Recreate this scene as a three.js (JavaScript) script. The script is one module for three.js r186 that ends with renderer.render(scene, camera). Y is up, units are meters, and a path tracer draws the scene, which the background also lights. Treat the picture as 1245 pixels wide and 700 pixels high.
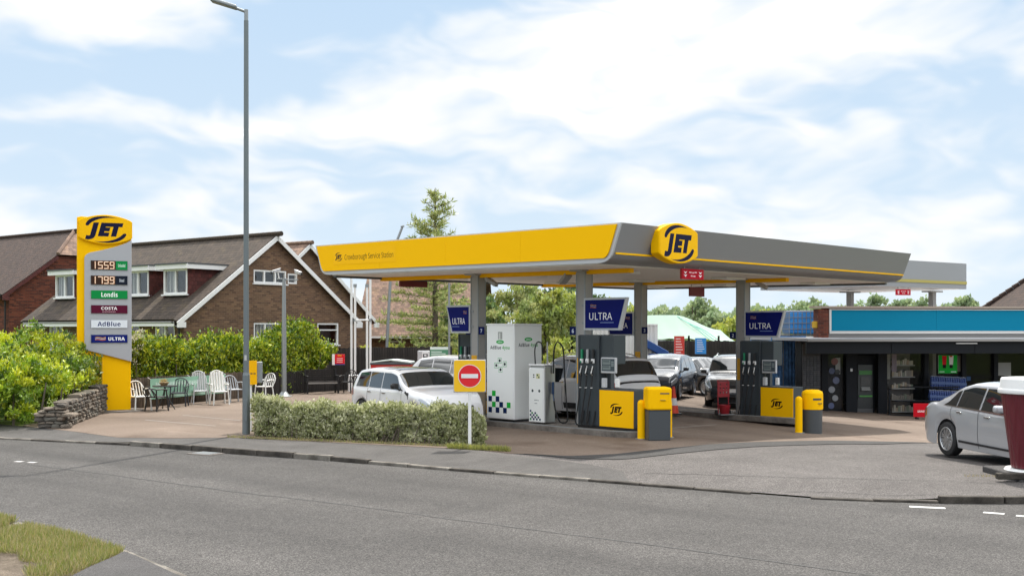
import * as THREE from 'three';
import { RoundedBoxGeometry } from 'three/addons/geometries/RoundedBoxGeometry.js';
import { mergeGeometries, mergeVertices, toCreasedNormals } from 'three/addons/utils/BufferGeometryUtils.js';
import { ImprovedNoise } from 'three/addons/math/ImprovedNoise.js';

const scene = new THREE.Scene();
// ---------- camera: level, 2.4 m up, lens shifted upwards ----------
const camera = new THREE.PerspectiveCamera(29.27, 1245 / 700, 0.1, 3000);
camera.position.set(0, 2.4, 0);
camera.lookAt(0, 2.4, -10);
camera.setViewOffset(1245, 700, 0, -50, 1245, 700);
camera.updateProjectionMatrix();

// ---------- sky (air and clouds, sun behind the station) and sun ----------
const noiseGen = new ImprovedNoise();
const nz = (x, y, z = 0) => noiseGen.noise(x, y, z);
function fbm(x, y, z = 0, oct = 5) { let a = 0.5, s = 0, f = 1; for (let i = 0; i < oct; i++) { s += a * nz(x * f, y * f, z + i * 7.3); a *= 0.5; f *= 2.03; } return s; }
function fbm3(x, y, z, oct) { let a = 0.5, s = 0; for (let i = 0; i < oct; i++) { s += a * nz(x + i * 3.7, y + i * 1.3, z - i * 2.9); a *= 0.52; x *= 2.07; y *= 2.07; z *= 2.07; } return s; }
const sst = (a, b, x) => { const t = Math.min(1, Math.max(0, (x - a) / (b - a))); return t * t * (3 - 2 * t); };
const lerp = (a, b, t) => a + (b - a) * t;
{
  const W = 2048, H = 2048, data = new Float32Array(W * H * 4);
  // the larger cloud banks: bearing from straight ahead (degrees), elevation (degrees), widths, strength
  const banks = [[-22, 16.4, 8, 2.0, .75], [-9, 10.6, 4.5, 1.2, .6], [-17, 10, 7, 1.0, .3], [10, 14.6, 12, 2.6, .75], [20, 10, 10, 3, .3], [2, 8.6, 3.4, .7, .42], [8, 8.0, 4, .7, .42], [-22, 10.6, 6, 1.0, .34], [16, 5.5, 14, 2.2, .2], [-25, 5, 2, .6, .3], [-17, 2.8, 9, 1.4, .16]];
  for (let j = 0; j < H; j++) {
    const el = ((j + 0.5) / H - 0.5) * Math.PI, eld = el * 180 / Math.PI, sy = Math.sin(el), ce = Math.cos(el);
    for (let i = 0; i < W; i++) {
      const ph = ((i + 0.5) / W - 0.5) * 2 * Math.PI, dx = Math.cos(ph) * ce, dz = Math.sin(ph) * ce;
      const az = Math.atan2(dx, -dz) * 180 / Math.PI;
      const o = (j * W + i) * 4;
      let r, g, b;
      if (eld < -1) { r = .3; g = .31; b = .3; } else {
        const t = Math.pow(Math.max(0, sy), 0.55);
        r = lerp(.325, .115, t); g = lerp(.367, .208, t); b = lerp(.392, .34, t);
        const wx = fbm3(dx * 5, sy * 9, dz * 5, 3) * .16, X = dx + wx, Y = sy * 2.5 + wx * 1.2, Z = dz + wx;
        let c = fbm3(X * 3.1 + 4, Y * 3.1, Z * 3.1, 4) * 1.1 + fbm3(X * 11, Y * 14, Z * 11 + 3, 6) * 1.0 - .12;
        for (const [ba, be, wa, we, st] of banks) {
          const a2 = (az - ba) / wa, e2 = (eld - be) / we, q = a2 * a2 + e2 * e2;
          if (q < 6) c += st * Math.exp(-q);
        }
        c += .75 * sst(12, 30, eld);
        const cov = sst(-.3, .55, c), thick = sst(.45, 1.0, c);
        const cl = .40 + 1.25 * thick;
        r = lerp(r, cl * .985, cov * .92); g = lerp(g, cl * .995, cov * .92); b = lerp(b, cl * 1.0, cov * .92);
      }
      data[o] = r; data[o + 1] = g; data[o + 2] = b; data[o + 3] = 1;
    }
  }
  const tex = new THREE.DataTexture(data, W, H, THREE.RGBAFormat, THREE.FloatType);
  tex.mapping = THREE.EquirectangularReflectionMapping;
  tex.magFilter = THREE.LinearFilter; tex.minFilter = THREE.LinearFilter;
  tex.needsUpdate = true;
  scene.background = tex; scene.environment = tex;
  scene.backgroundIntensity = 1; scene.environmentIntensity = 1;
}
const SUN = new THREE.Vector3(0.33 * Math.cos(.97), Math.sin(.97), -0.944 * Math.cos(.97)).normalize();
const sun = new THREE.DirectionalLight(new THREE.Color(1, .94, .85), 2.1);
sun.position.copy(SUN).multiplyScalar(120).add(new THREE.Vector3(0, 0, -30));
sun.target.position.set(0, 0, -30); scene.add(sun, sun.target);
sun.castShadow = true; sun.shadow.mapSize.set(4096, 4096); sun.shadow.radius = 2;
Object.assign(sun.shadow.camera, { left: -60, right: 60, top: 60, bottom: -60, near: 1, far: 320 });
const EXPOSURE = 2.6;

// ---------- helpers ----------
function mulberry(a) { return () => { a |= 0; a = a + 0x6D2B79F5 | 0; let t = Math.imul(a ^ a >>> 15, 1 | a); t = t + Math.imul(t ^ t >>> 7, 61 | t) ^ t; return ((t ^ t >>> 14) >>> 0) / 4294967296; }; }
let rnd = mulberry(11);
const rr = (a, b) => a + (b - a) * rnd();
const F = 1340;
const bx_ = (u, d) => (u - 622.5) / F * d;             // metres to the side at a bearing (in lens units) and a distance ahead
const at = (u, d, y = 0) => [bx_(u, d), y, -d];
const hAt = (v, d) => 2.4 - (v - 400) * d / F;          // height above the forecourt datum
const lin = (pts) => (x) => { if (x <= pts[0][0]) { const [a, b] = pts; return a[1] + (x - a[0]) * (b[1] - a[1]) / (b[0] - a[0]); } for (let i = 1; i < pts.length; i++) if (x <= pts[i][0] || i === pts.length - 1) { const a = pts[i - 1], b = pts[i]; return a[1] + (x - a[0]) * (b[1] - a[1]) / (b[0] - a[0]); } };
// the forecourt falls to the right, beyond the pumps
const ground = (x, d) => -0.055 * Math.min(16, Math.max(0, x - 4)) * sst(17.5, 28, d);

const used = {};
function numbered(n) { const k = used[n] = (used[n] ?? -1) + 1; return k ? `${n}_${String(k).padStart(3, '0')}` : n; }
function thing(name, label, category, pos = [0, 0, 0], ry = 0, group) {
  const o = new THREE.Group(); o.name = numbered(name); o.position.set(...pos); o.rotation.y = ry; o.userData = { label, category };
  if (group) o.userData.group = group;
  scene.add(o); return o;
}
function shadows(m) { m.castShadow = true; m.receiveShadow = true; return m; }
function part(parent, name, geo, mat, label) { const m = shadows(new THREE.Mesh(geo, mat)); m.name = name; if (label) m.userData.label = label; parent.add(m); return m; }
function struct(name, geo, mat) { const m = shadows(new THREE.Mesh(geo, mat)); m.name = numbered(name); m.userData.kind = 'structure'; scene.add(m); return m; }
function structGroup(name) { const g = new THREE.Group(); g.name = numbered(name); g.userData.kind = 'structure'; scene.add(g); return g; }
function copyOf(src, label, pos, ry) { const c = src.clone(); c.name = numbered(src.name.replace(/_\d{3}$/, '')); c.userData = { ...src.userData, label }; if (pos) c.position.set(...pos); if (ry !== undefined) c.rotation.y = ry; scene.add(c); return c; }

const flat = (g) => { const q = g.index ? g.toNonIndexed() : g; for (const k of Object.keys(q.attributes)) if (!['position', 'normal', 'uv'].includes(k)) q.deleteAttribute(k); return q; };
const merge = (...l) => mergeGeometries(l.flat().map(flat));
function place(g, x = 0, y = 0, z = 0, rx = 0, ry = 0, rz = 0) { if (rx) g.rotateX(rx); if (rz) g.rotateZ(rz); if (ry) g.rotateY(ry); g.translate(x, y, z); return g; }
const box = (w, h, d, x, y, z, rx, ry, rz) => place(new THREE.BoxGeometry(w, h, d), x, y, z, rx, ry, rz);
const rbox = (w, h, d, x, y, z, r = .01, s = 2, rx, ry, rz) => place(new RoundedBoxGeometry(w, h, d, s, Math.min(r, w / 2.01, h / 2.01, d / 2.01)), x, y, z, rx, ry, rz);
const cyl = (r0, r1, h, x, y, z, n = 16, rx, ry, rz) => place(new THREE.CylinderGeometry(r0, r1, h, n), x, y, z, rx, ry, rz);
const tube = (pts, r, n = 24, k = 7) => new THREE.TubeGeometry(new THREE.CatmullRomCurve3(pts.map(p => new THREE.Vector3(...p))), n, r, k);
function rod(a, b, r0, r1 = r0, n = 8) {
  const A = new THREE.Vector3(...a), B = new THREE.Vector3(...b), d = B.clone().sub(A), g = new THREE.CylinderGeometry(r1, r0, d.length(), n);
  g.applyQuaternion(new THREE.Quaternion().setFromUnitVectors(new THREE.Vector3(0, 1, 0), d.normalize())); g.translate((A.x + B.x) / 2, (A.y + B.y) / 2, (A.z + B.z) / 2); return g;
}
function prism(pts, depth, bevel = 0) {   // outline in x, y; from z = 0 to depth
  const s = new THREE.Shape(pts.map(p => new THREE.Vector2(...p)));
  return new THREE.ExtrudeGeometry(s, { depth: depth - 2 * bevel, bevelEnabled: bevel > 0, bevelSize: bevel, bevelThickness: bevel, bevelSegments: 2, curveSegments: 16 }).translate(0, 0, bevel);
}
function meterUV(g, k = 1, ox = 0, oy = 0) {    // uv in metres by the main direction of each face
  const q = flat(g), p = q.attributes.position, n = q.attributes.normal, uv = new Float32Array(p.count * 2);
  for (let i = 0; i < p.count; i += 3) {
    let ax = 0, ay = 0, az = 0; for (let j = 0; j < 3; j++) { ax += Math.abs(n.getX(i + j)); ay += Math.abs(n.getY(i + j)); az += Math.abs(n.getZ(i + j)); }
    for (let j = 0; j < 3; j++) { const x = p.getX(i + j), y = p.getY(i + j), z = p.getZ(i + j); const [a, b] = ay >= ax && ay >= az ? [x, z] : ax >= az ? [z, y] : [x, y]; uv[2 * (i + j)] = a * k + ox; uv[2 * (i + j) + 1] = b * k + oy; }
  }
  q.setAttribute('uv', new THREE.BufferAttribute(uv, 2)); return q;
}
function quadGeo(a, b, c, d, su = 1, sv = 1) {  // flat four-sided sheet, uv in metres from a
  const A = new THREE.Vector3(...a), B = new THREE.Vector3(...b), C = new THREE.Vector3(...c), D = new THREE.Vector3(...d);
  const g = new THREE.BufferGeometry(); g.setAttribute('position', new THREE.Float32BufferAttribute([...A, ...B, ...C, ...D], 3));
  const U = B.clone().sub(A).normalize(), N = U.clone().cross(D.clone().sub(A)).normalize(), V = N.clone().cross(U);
  const uv = [A, B, C, D].flatMap(p => { const q = p.clone().sub(A); return [q.dot(U) * su, q.dot(V) * sv]; });
  g.setAttribute('uv', new THREE.Float32BufferAttribute(uv, 2)); g.setIndex([0, 1, 2, 0, 2, 3]); g.computeVertexNormals(); return g;
}

// ---------- textures ----------
function canvas(w, h, draw) { const c = document.createElement('canvas'); c.width = w; c.height = h; draw(c.getContext('2d'), w, h); const t = new THREE.CanvasTexture(c); t.colorSpace = THREE.SRGBColorSpace; t.anisotropy = 8; return t; }
function dataTex(w, h, fn, color = true) {
  const d = new Uint8Array(w * h * 4); for (let y = 0; y < h; y++) for (let x = 0; x < w; x++) { const c = fn(x / w, y / h, x, y), o = (y * w + x) * 4; for (let k = 0; k < 3; k++) d[o + k] = Math.max(0, Math.min(255, (c.length ? c[k] : c) * 255)); d[o + 3] = 255; }
  const t = new THREE.DataTexture(d, w, h); t.wrapS = t.wrapT = THREE.RepeatWrapping; t.magFilter = THREE.LinearFilter; t.minFilter = THREE.LinearMipmapLinearFilter; t.generateMipmaps = true; if (color) t.colorSpace = THREE.SRGBColorSpace; t.needsUpdate = true; return t;
}
// noise that repeats over 0..1
function tileNoise(u, v, f, z = 0, oct = 3) {
  let s = 0, a = .5, ff = f; for (let o = 0; o < oct; o++) { const A = u * Math.PI * 2, B = v * Math.PI * 2, R = ff / (Math.PI * 2); s += a * nz(Math.cos(A) * R + z + o * 5.1, Math.sin(A) * R + Math.cos(B) * R * 1.0 + o, Math.sin(B) * R + z * 1.7); a *= .5; ff *= 2; } return s;
}
const rep = (t, x, y = x) => { const c = t.clone(); c.repeat.set(x, y); c.needsUpdate = true; return c; };
const std = (c, rough = .6, extra = {}) => new THREE.MeshStandardMaterial({ color: Array.isArray(c) ? new THREE.Color().setRGB(...c) : new THREE.Color(c), roughness: rough, side: THREE.DoubleSide, ...extra });
const dull = (m, k = .25) => { m.specularIntensity = k; return m; };
const paint = (c, rough = .32, cc = .8) => new THREE.MeshPhysicalMaterial({ color: new THREE.Color().setRGB(...c), roughness: rough, clearcoat: cc, clearcoatRoughness: .06, side: THREE.DoubleSide });

const M = {};
{
  rnd = mulberry(5);
  const cellR = new Float32Array(512 * 512).map(() => rnd());
  const speck = (base, amp, coarse, tint) => dataTex(1024, 1024, (u, v, x, y) => {
    const f = (rnd() - .5) * amp * .6 + (cellR[(y >> 1) * 512 + (x >> 1)] - .5) * amp * 1.5, st = rnd() < .05 ? (rnd() - .35) * amp * 1.6 : 0, c = tileNoise(u, v, 5, base[0] * 9, 4) * coarse + tileNoise(u, v, 22, 3, 2) * coarse * .5;
    return base.map((b, i) => b + f + st + c * (tint ? tint[i] : 1));
  });
  const sp = { s: speck([.47, .465, .46], .28, .08), };
  const grit = dataTex(512, 512, () => { const q = rnd(); return .35 + q * q * .6; }, false);
  M.road = std([1, 1, 1], .86, { map: rep(sp.s, .16), bumpMap: rep(grit, 1.1), bumpScale: .008 }); M.road.color.setRGB(.26, .252, .248); M.road.vertexColors = true;
  M.pave = std([.33, .315, .305], .9, { map: rep(speck([.47, .465, .46], .12, .12), .27), bumpMap: rep(grit, 1.6), bumpScale: .004 });
  M.apron = std([.42, .395, .38], .9, { map: rep(speck([.47, .46, .455], .26, .10), .2), bumpMap: rep(grit, 1.4), bumpScale: .004 });
  M.newTar = std([.15, .146, .146], .85, { map: rep(sp.s, .5), bumpMap: rep(grit, 1.6), bumpScale: .004 });
  M.path = std([.3, .29, .295], .9, { map: rep(sp.s, .45), bumpMap: rep(grit, 1.8), bumpScale: .005 });
  const fore = dataTex(1024, 1024, (u, v) => {
    const f = (rnd() - .5) * .16, c = tileNoise(u, v, 4, 4.4, 4), st = sst(.08, .4, tileNoise(u, v, 7, 8.2, 4)), w = sst(.16, .36, tileNoise(u, v, 11, 1.2, 3));
    let b = [.60, .54, .485].map((q, i) => q + f + c * .16); b = b.map((q, i) => lerp(q, q * [.74, .68, .63][i], st * .7)); return b.map((q, i) => lerp(q, q * [1.12, 1.14, 1.16][i], w * .6));
  });
  M.fore = std([.45, .41, .38], .85, { map: rep(fore, .085), bumpMap: rep(grit, 1.5), bumpScale: .004 });
  M.dirt = std([.62, .55, .47], .95, { map: rep(speck([.5, .47, .43], .26, .2), .5), bumpMap: rep(grit, .9), bumpScale: .02 });
  M.grassGround = std([.5, .56, .22], 1, { map: rep(speck([.46, .5, .32], .2, .25), .12) });
  M.kerb = std([.5, .485, .46], .9, { map: rep(speck([.62, .6, .57], .2, .3), .7), bumpMap: rep(grit, 1.2), bumpScale: .006 });
  M.kerbDark = std([.2, .185, .17], .9, { map: rep(speck([.6, .58, .55], .2, .35), .7), bumpMap: rep(grit, 1.2), bumpScale: .006 });
  M.concrete = std([.34, .32, .3], .9, { map: rep(speck([.72, .7, .68], .14, .3), .5), bumpMap: rep(grit, 1.2), bumpScale: .004 });
  M.speck = speck; M.grit = grit;
  // brick: stretcher courses 75 mm, too far off to pick out singly
  const brick = (cols, mort) => { const ids = {}; return [0, 1].map(pass => dataTex(1024, 1024, (u, v) => {
    const R = 24, C = 8, row = Math.floor(v * R), fy = v * R - row, uu = (u * C + (row % 2) * .5) % C, col = Math.floor(uu), fx = uu - col, m = fx < .05 || fy < .15, key = row * 97 + col;
    if (pass) return m ? .3 : .8 + (rnd() - .5) * .15;
    if (!ids[key]) { const c = cols[Math.floor(rnd() * cols.length)], k = .9 + rnd() * .2; ids[key] = c.map(q => q * k); }
    const f = (rnd() - .5) * .05; return (m ? mort : ids[key]).map(q => q + f);
  }, pass === 0)); };
  const bw = brick([[.46, .38, .31], [.43, .355, .29], [.49, .41, .33], [.38, .31, .26], [.47, .385, .31]], [.52, .47, .41]);
  M.brick = std([.82, .70, .62], .9, { map: rep(bw[0], 1 / 1.8), bumpMap: rep(bw[1], 1 / 1.8), bumpScale: .008 });
  const br = brick([[.47, .24, .17], [.4, .2, .15], [.52, .28, .2], [.35, .18, .14]], [.42, .33, .28]);
  M.redBrick = std([.72, .68, .66], .9, { map: rep(br[0], 1 / 1.8), bumpMap: rep(br[1], 1 / 1.8), bumpScale: .008 });
  // roof tiles: courses 0.17 m by 0.2 m
  const tile = (base, vary, moss) => { const ids = {}; return [0, 1].map(pass => dataTex(1024, 1024, (u, v) => {
    const R = 16, C = 14, row = Math.floor(v * R), fy = v * R - row, uu = (u * C + (row % 2) * .5) % C, col = Math.floor(uu), fx = uu - col, key = row * 97 + col;
    if (pass) return (1 - fy) * .75 + .2 * Math.sin(fx * Math.PI);
    if (!ids[key]) { const k = 1 + (rnd() - .5) * vary; ids[key] = base.map(q => q * k); }
    const f = (rnd() - .5) * .08, mo = sst(.1, .35, tileNoise(u, v, 6, 2.2, 3)) * moss, e = fx < .06 ? .72 : 1; return ids[key].map((q, i) => (q * e + f * .6) * lerp(1, [1.2, 1.22, 1.05][i], mo));
  }, pass === 0)); };
  const t1 = tile([.46, .42, .385], .28, .5), t2 = tile([.42, .34, .305], .3, .3), t3 = tile([.60, .51, .46], .3, .4), t4 = tile([.42, .22, .2], .4, .1);
  M.tileBrown = std([.27, .235, .205], .92, { map: rep(t1[0], 1 / 2.8), bumpMap: rep(t1[1], 1 / 2.8), bumpScale: .03 });
  M.tileDark = std([.27, .235, .215], .9, { map: rep(t2[0], 1 / 2.8), bumpMap: rep(t2[1], 1 / 2.8), bumpScale: .03 });
  M.tilePink = std([.56, .51, .47], .92, { map: rep(t3[0], 1 / 2.8), bumpMap: rep(t3[1], 1 / 2.8), bumpScale: .03 });
  M.tileHung = std([.55, .5, .5], .9, { map: rep(t4[0], 1 / 2.4), bumpMap: rep(t4[1], 1 / 2.4), bumpScale: .02 });
  const wood = dataTex(256, 1024, (u, v) => { const g = tileNoise(u, v * .15, 20, 3, 3) * .35 + (rnd() - .5) * .06 + tileNoise(u, v, 4, 6, 2) * .3; return [.5 + g, .46 + g, .42 + g]; });
  M.woodBrown = [.62, .78, .95].map((k, i) => std([.5 * k, .43 * k, .36 * k], .95, { map: rep(wood, 3, .6) }));
  M.woodBlack = [.8, 1, 1.25].map(k => std([.085 * k, .082 * k, .085 * k], .9, { map: rep(wood, 3, .6) }));
  M.stones = [[.15, .125, .1], [.18, .15, .12], [.1, .088, .075], [.22, .18, .14], [.13, .12, .1]].map(c => std(c, .95, { bumpMap: rep(grit, 2), bumpScale: .01 }));
}
M.yellow = dull(new THREE.MeshPhysicalMaterial({ color: new THREE.Color().setRGB(.97, .53, .001), roughness: .55, side: THREE.DoubleSide }), .15);
M.yellowFlat = dull(new THREE.MeshPhysicalMaterial({ color: new THREE.Color().setRGB(.93, .47, .002), roughness: .6, side: THREE.DoubleSide }), .3);
M.silver = std([.50, .51, .53], .42, { metalness: .25 });
M.greyPanel = std([.42, .425, .45], .5, { metalness: .15 });
M.fasciaGrey = std([.26, .262, .275], .45, { metalness: .2 });
M.soffit = std([.86, .82, .77], .65);
M.column = std([.36, .345, .33], .55, { metalness: .1 });
M.galv = std([.30, .32, .33], .5, { metalness: .55 });
M.lampGrey = std([.17, .195, .205], .55, { metalness: .4 });
M.white = std([.78, .78, .77], .45);
M.whiteGloss = paint([.8, .8, .79], .3, .7);
M.whitePlastic = std([.74, .74, .71], .4);
M.greyPlastic = std([.48, .49, .5], .5);
M.black = std([.012, .012, .013], .5);
M.rubber = std([.016, .016, .017], .75);
M.darkGrey = std([.06, .068, .075], .45);
M.pumpGrey = dull(paint([.048, .058, .066], .45, .1), .5);
M.navy = dull(new THREE.MeshPhysicalMaterial({ color: new THREE.Color(.006, .014, .085), roughness: .6 }));
M.shopDark = dull(new THREE.MeshPhysicalMaterial({ color: new THREE.Color(.012, .0135, .017), roughness: .55, side: THREE.DoubleSide }), .35);
M.chrome = std([.6, .6, .6], .18, { metalness: 1 });
M.steel = std([.42, .42, .41], .35, { metalness: .8 });
M.red = std([.55, .02, .03], .4);
M.darkRed = std([.2, .012, .018], .45);
M.glass = new THREE.MeshPhysicalMaterial({ color: new THREE.Color(.012, .016, .018), roughness: .04, metalness: 0, clearcoat: 1, clearcoatRoughness: .02, ior: 1.55, side: THREE.DoubleSide });
M.winGlass = new THREE.MeshPhysicalMaterial({ color: new THREE.Color(.05, .06, .065), roughness: .05, clearcoat: 1, clearcoatRoughness: .03, side: THREE.DoubleSide });
M.pane = new THREE.MeshPhysicalMaterial({ color: 0xffffff, roughness: .02, transmission: 1, thickness: 0, ior: 1.5, side: THREE.DoubleSide });
M.paneDark = new THREE.MeshPhysicalMaterial({ color: 0xffffff, roughness: .03, transmission: 1, thickness: 0, ior: 1.2, side: THREE.DoubleSide });
M.curtain = std([.3, .31, .3], .9);
const flatPrint = (tex, rough = .55) => dull(new THREE.MeshPhysicalMaterial({ map: tex, roughness: rough, side: THREE.DoubleSide }), .25);
// print on the front (+z) of a thin board w by h
function board(parent, name, w, h, t, tex, x, y, z, ry = 0, edge = M.white, label) {
  const g = new THREE.Group(); g.name = name; g.position.set(x, y, z); g.rotation.y = ry; if (label) g.userData.label = label; parent.add(g);
  part(g, 'backing', box(w, h, t, 0, 0, -t / 2), edge);
  part(g, 'print', place(new THREE.PlaneGeometry(w - .004, h - .004), 0, 0, .003), flatPrint(tex));
  return g;
}
// ---------- lettering ----------
const NAVY = '#171838';
function jetMark(c, x, y, w, col = NAVY) {   // the slanted word between two swooshes, centred on x, y
  c.save(); c.translate(x, y); c.scale(w / 100, w / 100); c.fillStyle = col;
  c.save(); c.transform(1, 0, -.24, 1, 0, 0); c.font = 'bold 40px sans-serif'; c.textAlign = 'center'; c.textBaseline = 'middle';
  c.lineWidth = 4.5; c.strokeStyle = col; c.save(); c.scale(1.12, 1.05); for (const [ch, px] of [['J', -22], ['E', -2], ['T', 19]]) { c.fillText(ch, px, 1); c.strokeText(ch, px, 1); } c.restore(); c.restore();
  c.beginPath(); c.moveTo(-44, -12); c.bezierCurveTo(-40, -30, -10, -40, 26, -29); c.bezierCurveTo(-4, -33, -28, -24, -37, -10); c.bezierCurveTo(-39, -8, -44, -8, -44, -12); c.fill();
  c.beginPath(); c.moveTo(46, 12); c.bezierCurveTo(40, 30, 10, 40, -26, 30); c.bezierCurveTo(4, 34, 28, 24, 38, 11); c.bezierCurveTo(40, 8, 46, 8, 46, 12); c.fill();
  c.restore();
}
const fit = (c, s, x, y, w, h, font = 'bold') => { c.font = `${font} ${h}px sans-serif`; c.textBaseline = 'middle'; c.textAlign = 'left'; const m = c.measureText(s).width; c.save(); c.translate(x, y); c.scale(w / m, 1); c.fillText(s, 0, 0); c.restore(); };

// ================= THE SETTING =================
// far kerb line (side, distance) and its upstand; the road lies 0.1 m below the forecourt
const kerbD = lin([[-40, 42.5], [-22, 31.6], [-11.6, 25.0], [-8.07, 23.6], [-5.46, 22.0], [-3.5, 20.95], [-2.15, 20.1], [-.32, 19.0], [1.06, 18.2], [2.3, 17.45], [3.47, 16.75], [4.6, 16.1], [6.1, 15.8], [7.3, 15.75], [8.8, 15.9], [12, 17.2], [16, 18.6]]);
const upstand = lin([[-40, .03], [-11, .025], [-9, .03], [-7.6, .09], [-4.2, .1], [-2.4, .05], [-.5, .035], [3.6, .02], [5.6, .02], [6.6, .09], [20, .1]]);
const nearKerb = lin([[-40, 31], [-14, 19.2], [-6.55, 14.1], [-4.23, 12.0], [-3.18, 10.72], [-2.2, 9.4], [-1.2, 7.6], [-.4, 5.5], [0, 2], [.1, -6]]);
const siteY = (x, d) => { const t = d - kerbD(x); return lerp(-.1 + upstand(x), ground(x, d), sst(0, 1.9, t)); };
function gridGeo(nu, nv, fn) {  // fn(i/nu, j/nv) -> [x, y, d]; uv = x, d in metres
  const p = [], uv = [], id = []; for (let j = 0; j <= nv; j++) for (let i = 0; i <= nu; i++) { const [x, y, d] = fn(i / nu, j / nv); p.push(x, y, -d); uv.push(x, d); }
  for (let j = 0; j < nv; j++) for (let i = 0; i < nu; i++) { const a = j * (nu + 1) + i, b = a + 1, c = a + nu + 1, e = c + 1; id.push(a, b, e, a, e, c); }
  const g = new THREE.BufferGeometry(); g.setAttribute('position', new THREE.Float32BufferAttribute(p, 3)); g.setAttribute('uv', new THREE.Float32BufferAttribute(uv, 2)); g.setIndex(id); g.computeVertexNormals(); return g;
}
struct('ground', gridGeo(60, 60, (a, b) => { const x = lerp(-900, 900, a), d = lerp(-300, 1500, b); return [x, -1.6, d]; }), M.grassGround);
{ // carriageway; worn and patched in long streaks that follow the traffic
  const g = gridGeo(420, 200, (a, b) => { const x = a < .1 ? lerp(-46, -14, a / .1) : a > .93 ? lerp(12, 30, (a - .93) / .07) : lerp(-14, 12, (a - .1) / .83), d = b < .1 ? lerp(-12, 8, b / .1) : lerp(8, kerbD(x) + .14, (b - .1) / .9); return [x, -.1, d]; });
  const p = g.attributes.position, col = new Float32Array(p.count * 3);
  for (let i = 0; i < p.count; i++) { const x = p.getX(i), d = -p.getZ(i), s = x * .8 - d * .6, t = x * .6 + d * .8; let k = 1 + .6 * fbm3(s * .07, t * .9, 1.5, 3) + .06 * Math.cos((t - 11.2 + .25 * nz(s * .2, 1, 1)) * 3.6) + .16 * fbm3(s * .5, t * 1.6, 4.5, 3) + .1 * fbm3(x * 3.1, d * 3.1, 8, 2); if (Math.abs(t - 12.35 + .15 * nz(s * .3, 2, 2)) < 1.15 && s > -13.5 && s < -9.4) k *= .86; const w = [1, 1, 1].map((q, n) => q * k * (1 + (n - 1) * -.02)); col.set(w, i * 3); }
  g.setAttribute('color', new THREE.BufferAttribute(col, 3)); struct('road', g, M.road);
}
// tarred apron and pavement behind the kerb, one falling sheet
struct('apron', gridGeo(140, 70, (a, b) => { const x = lerp(-12.2, 26, a), d = kerbD(x) + .12 + Math.pow(b, 1.6) * 32; return [x, siteY(x, d), d]; }), M.apron);
struct('garden_ground', gridGeo(40, 40, (a, b) => { const x = lerp(-60, -12.2, a), d = kerbD(x) + .12 + Math.pow(b, 1.5) * 60; return [x, siteY(x, d) - .01, d]; }), M.grassGround);
struct('yard_ground', gridGeo(40, 30, (a, b) => { const x = lerp(-12.2, 34, a), d = lerp(46, 95, b); return [x, ground(x, d) - .012, d]; }), M.dirt);
const foreD = lin([[-12.1, 27.2], [-10.3, 25.9], [-8.8, 24.7], [-7.5, 24.2], [-6.2, 24.3], [-5.6, 24.1], [-.7, 21.9], [-.06, 21.25], [1.09, 20.75], [2.0, 21.1], [2.9, 21.9], [5.0, 23.6], [7.3, 25.1], [9.56, 26.0], [12, 26.6], [20, 27]]);
const paveD = lin([[-40, 45], [-22, 34], [-12.1, 27.2], [-10.3, 25.9], [-8.8, 24.7], [-7.5, 24.2], [-6.2, 24.3], [-5.6, 24.0], [-.7, 21.75], [-.2, 21.0], [1.1, 19.9], [2.3, 18.2]]);
struct('pavement', gridGeo(90, 10, (a, b) => { const x = lerp(-46, 1.9, a), d = lerp(kerbD(x) + .1, paveD(x) + .05, b); return [x, siteY(x, d) + .004, d]; }), M.pave);
struct('forecourt', gridGeo(120, 60, (a, b) => { const x = lerp(-12.1, 20, a), d = lerp(foreD(x), 47, b * b); return [x, siteY(x, d) + .008, d]; }), M.fore);
struct('tarmac_strip', gridGeo(60, 3, (a, b) => { const x = lerp(.2, 9.8, a), w = lerp(.05, .95, sst(.2, 2.4, x)) * lerp(1, .15, sst(8, 9.8, x)), d = foreD(x) + .03 - w * (1 - b); return [x, siteY(x, d) + .011, d]; }), M.newTar);
// kerb stones, each laid on its own
const stoneGeo = [.9, .905].map(l => meterUV(rbox(l, .24, .125, 0, 0, 0, .018, 2)));
function kerbRun(parent, f, up, x0, x1, mat, side) {
  let x = x0; while (x < x1) {
    if (f === kerbD && x > 3.5 && x < 4.4) { x = 4.45; continue; }
    const s = (f(x + .05) - f(x)) / .05, dx = .915 / Math.hypot(1, s), xm = x + dx / 2, dm = (f(x) + f(x + dx)) / 2;
    const m = part(parent, 'kerb_stone', stoneGeo[Math.floor(rnd() * 2)], Array.isArray(mat) ? mat[Math.floor(rnd() * mat.length)] : mat);
    m.position.set(xm, -.1 + up(xm) - .115 + rr(-.006, .006), -dm - side * .06); m.rotation.y = Math.atan2(f(x + dx) - f(x), dx) + rr(-.008, .008); m.rotation.x = rr(-.02, .02); x += dx;
  }
}
rnd = mulberry(21);
{ const k = structGroup('kerb'); kerbRun(k, kerbD, x => upstand(x) + .006, -24, 15, [M.kerb, M.kerbDark, M.kerbDark], 1); }
{ const k = structGroup('verge_kerb'); kerbRun(k, nearKerb, () => .1, -13, -.6, M.kerb, -1); }
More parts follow.
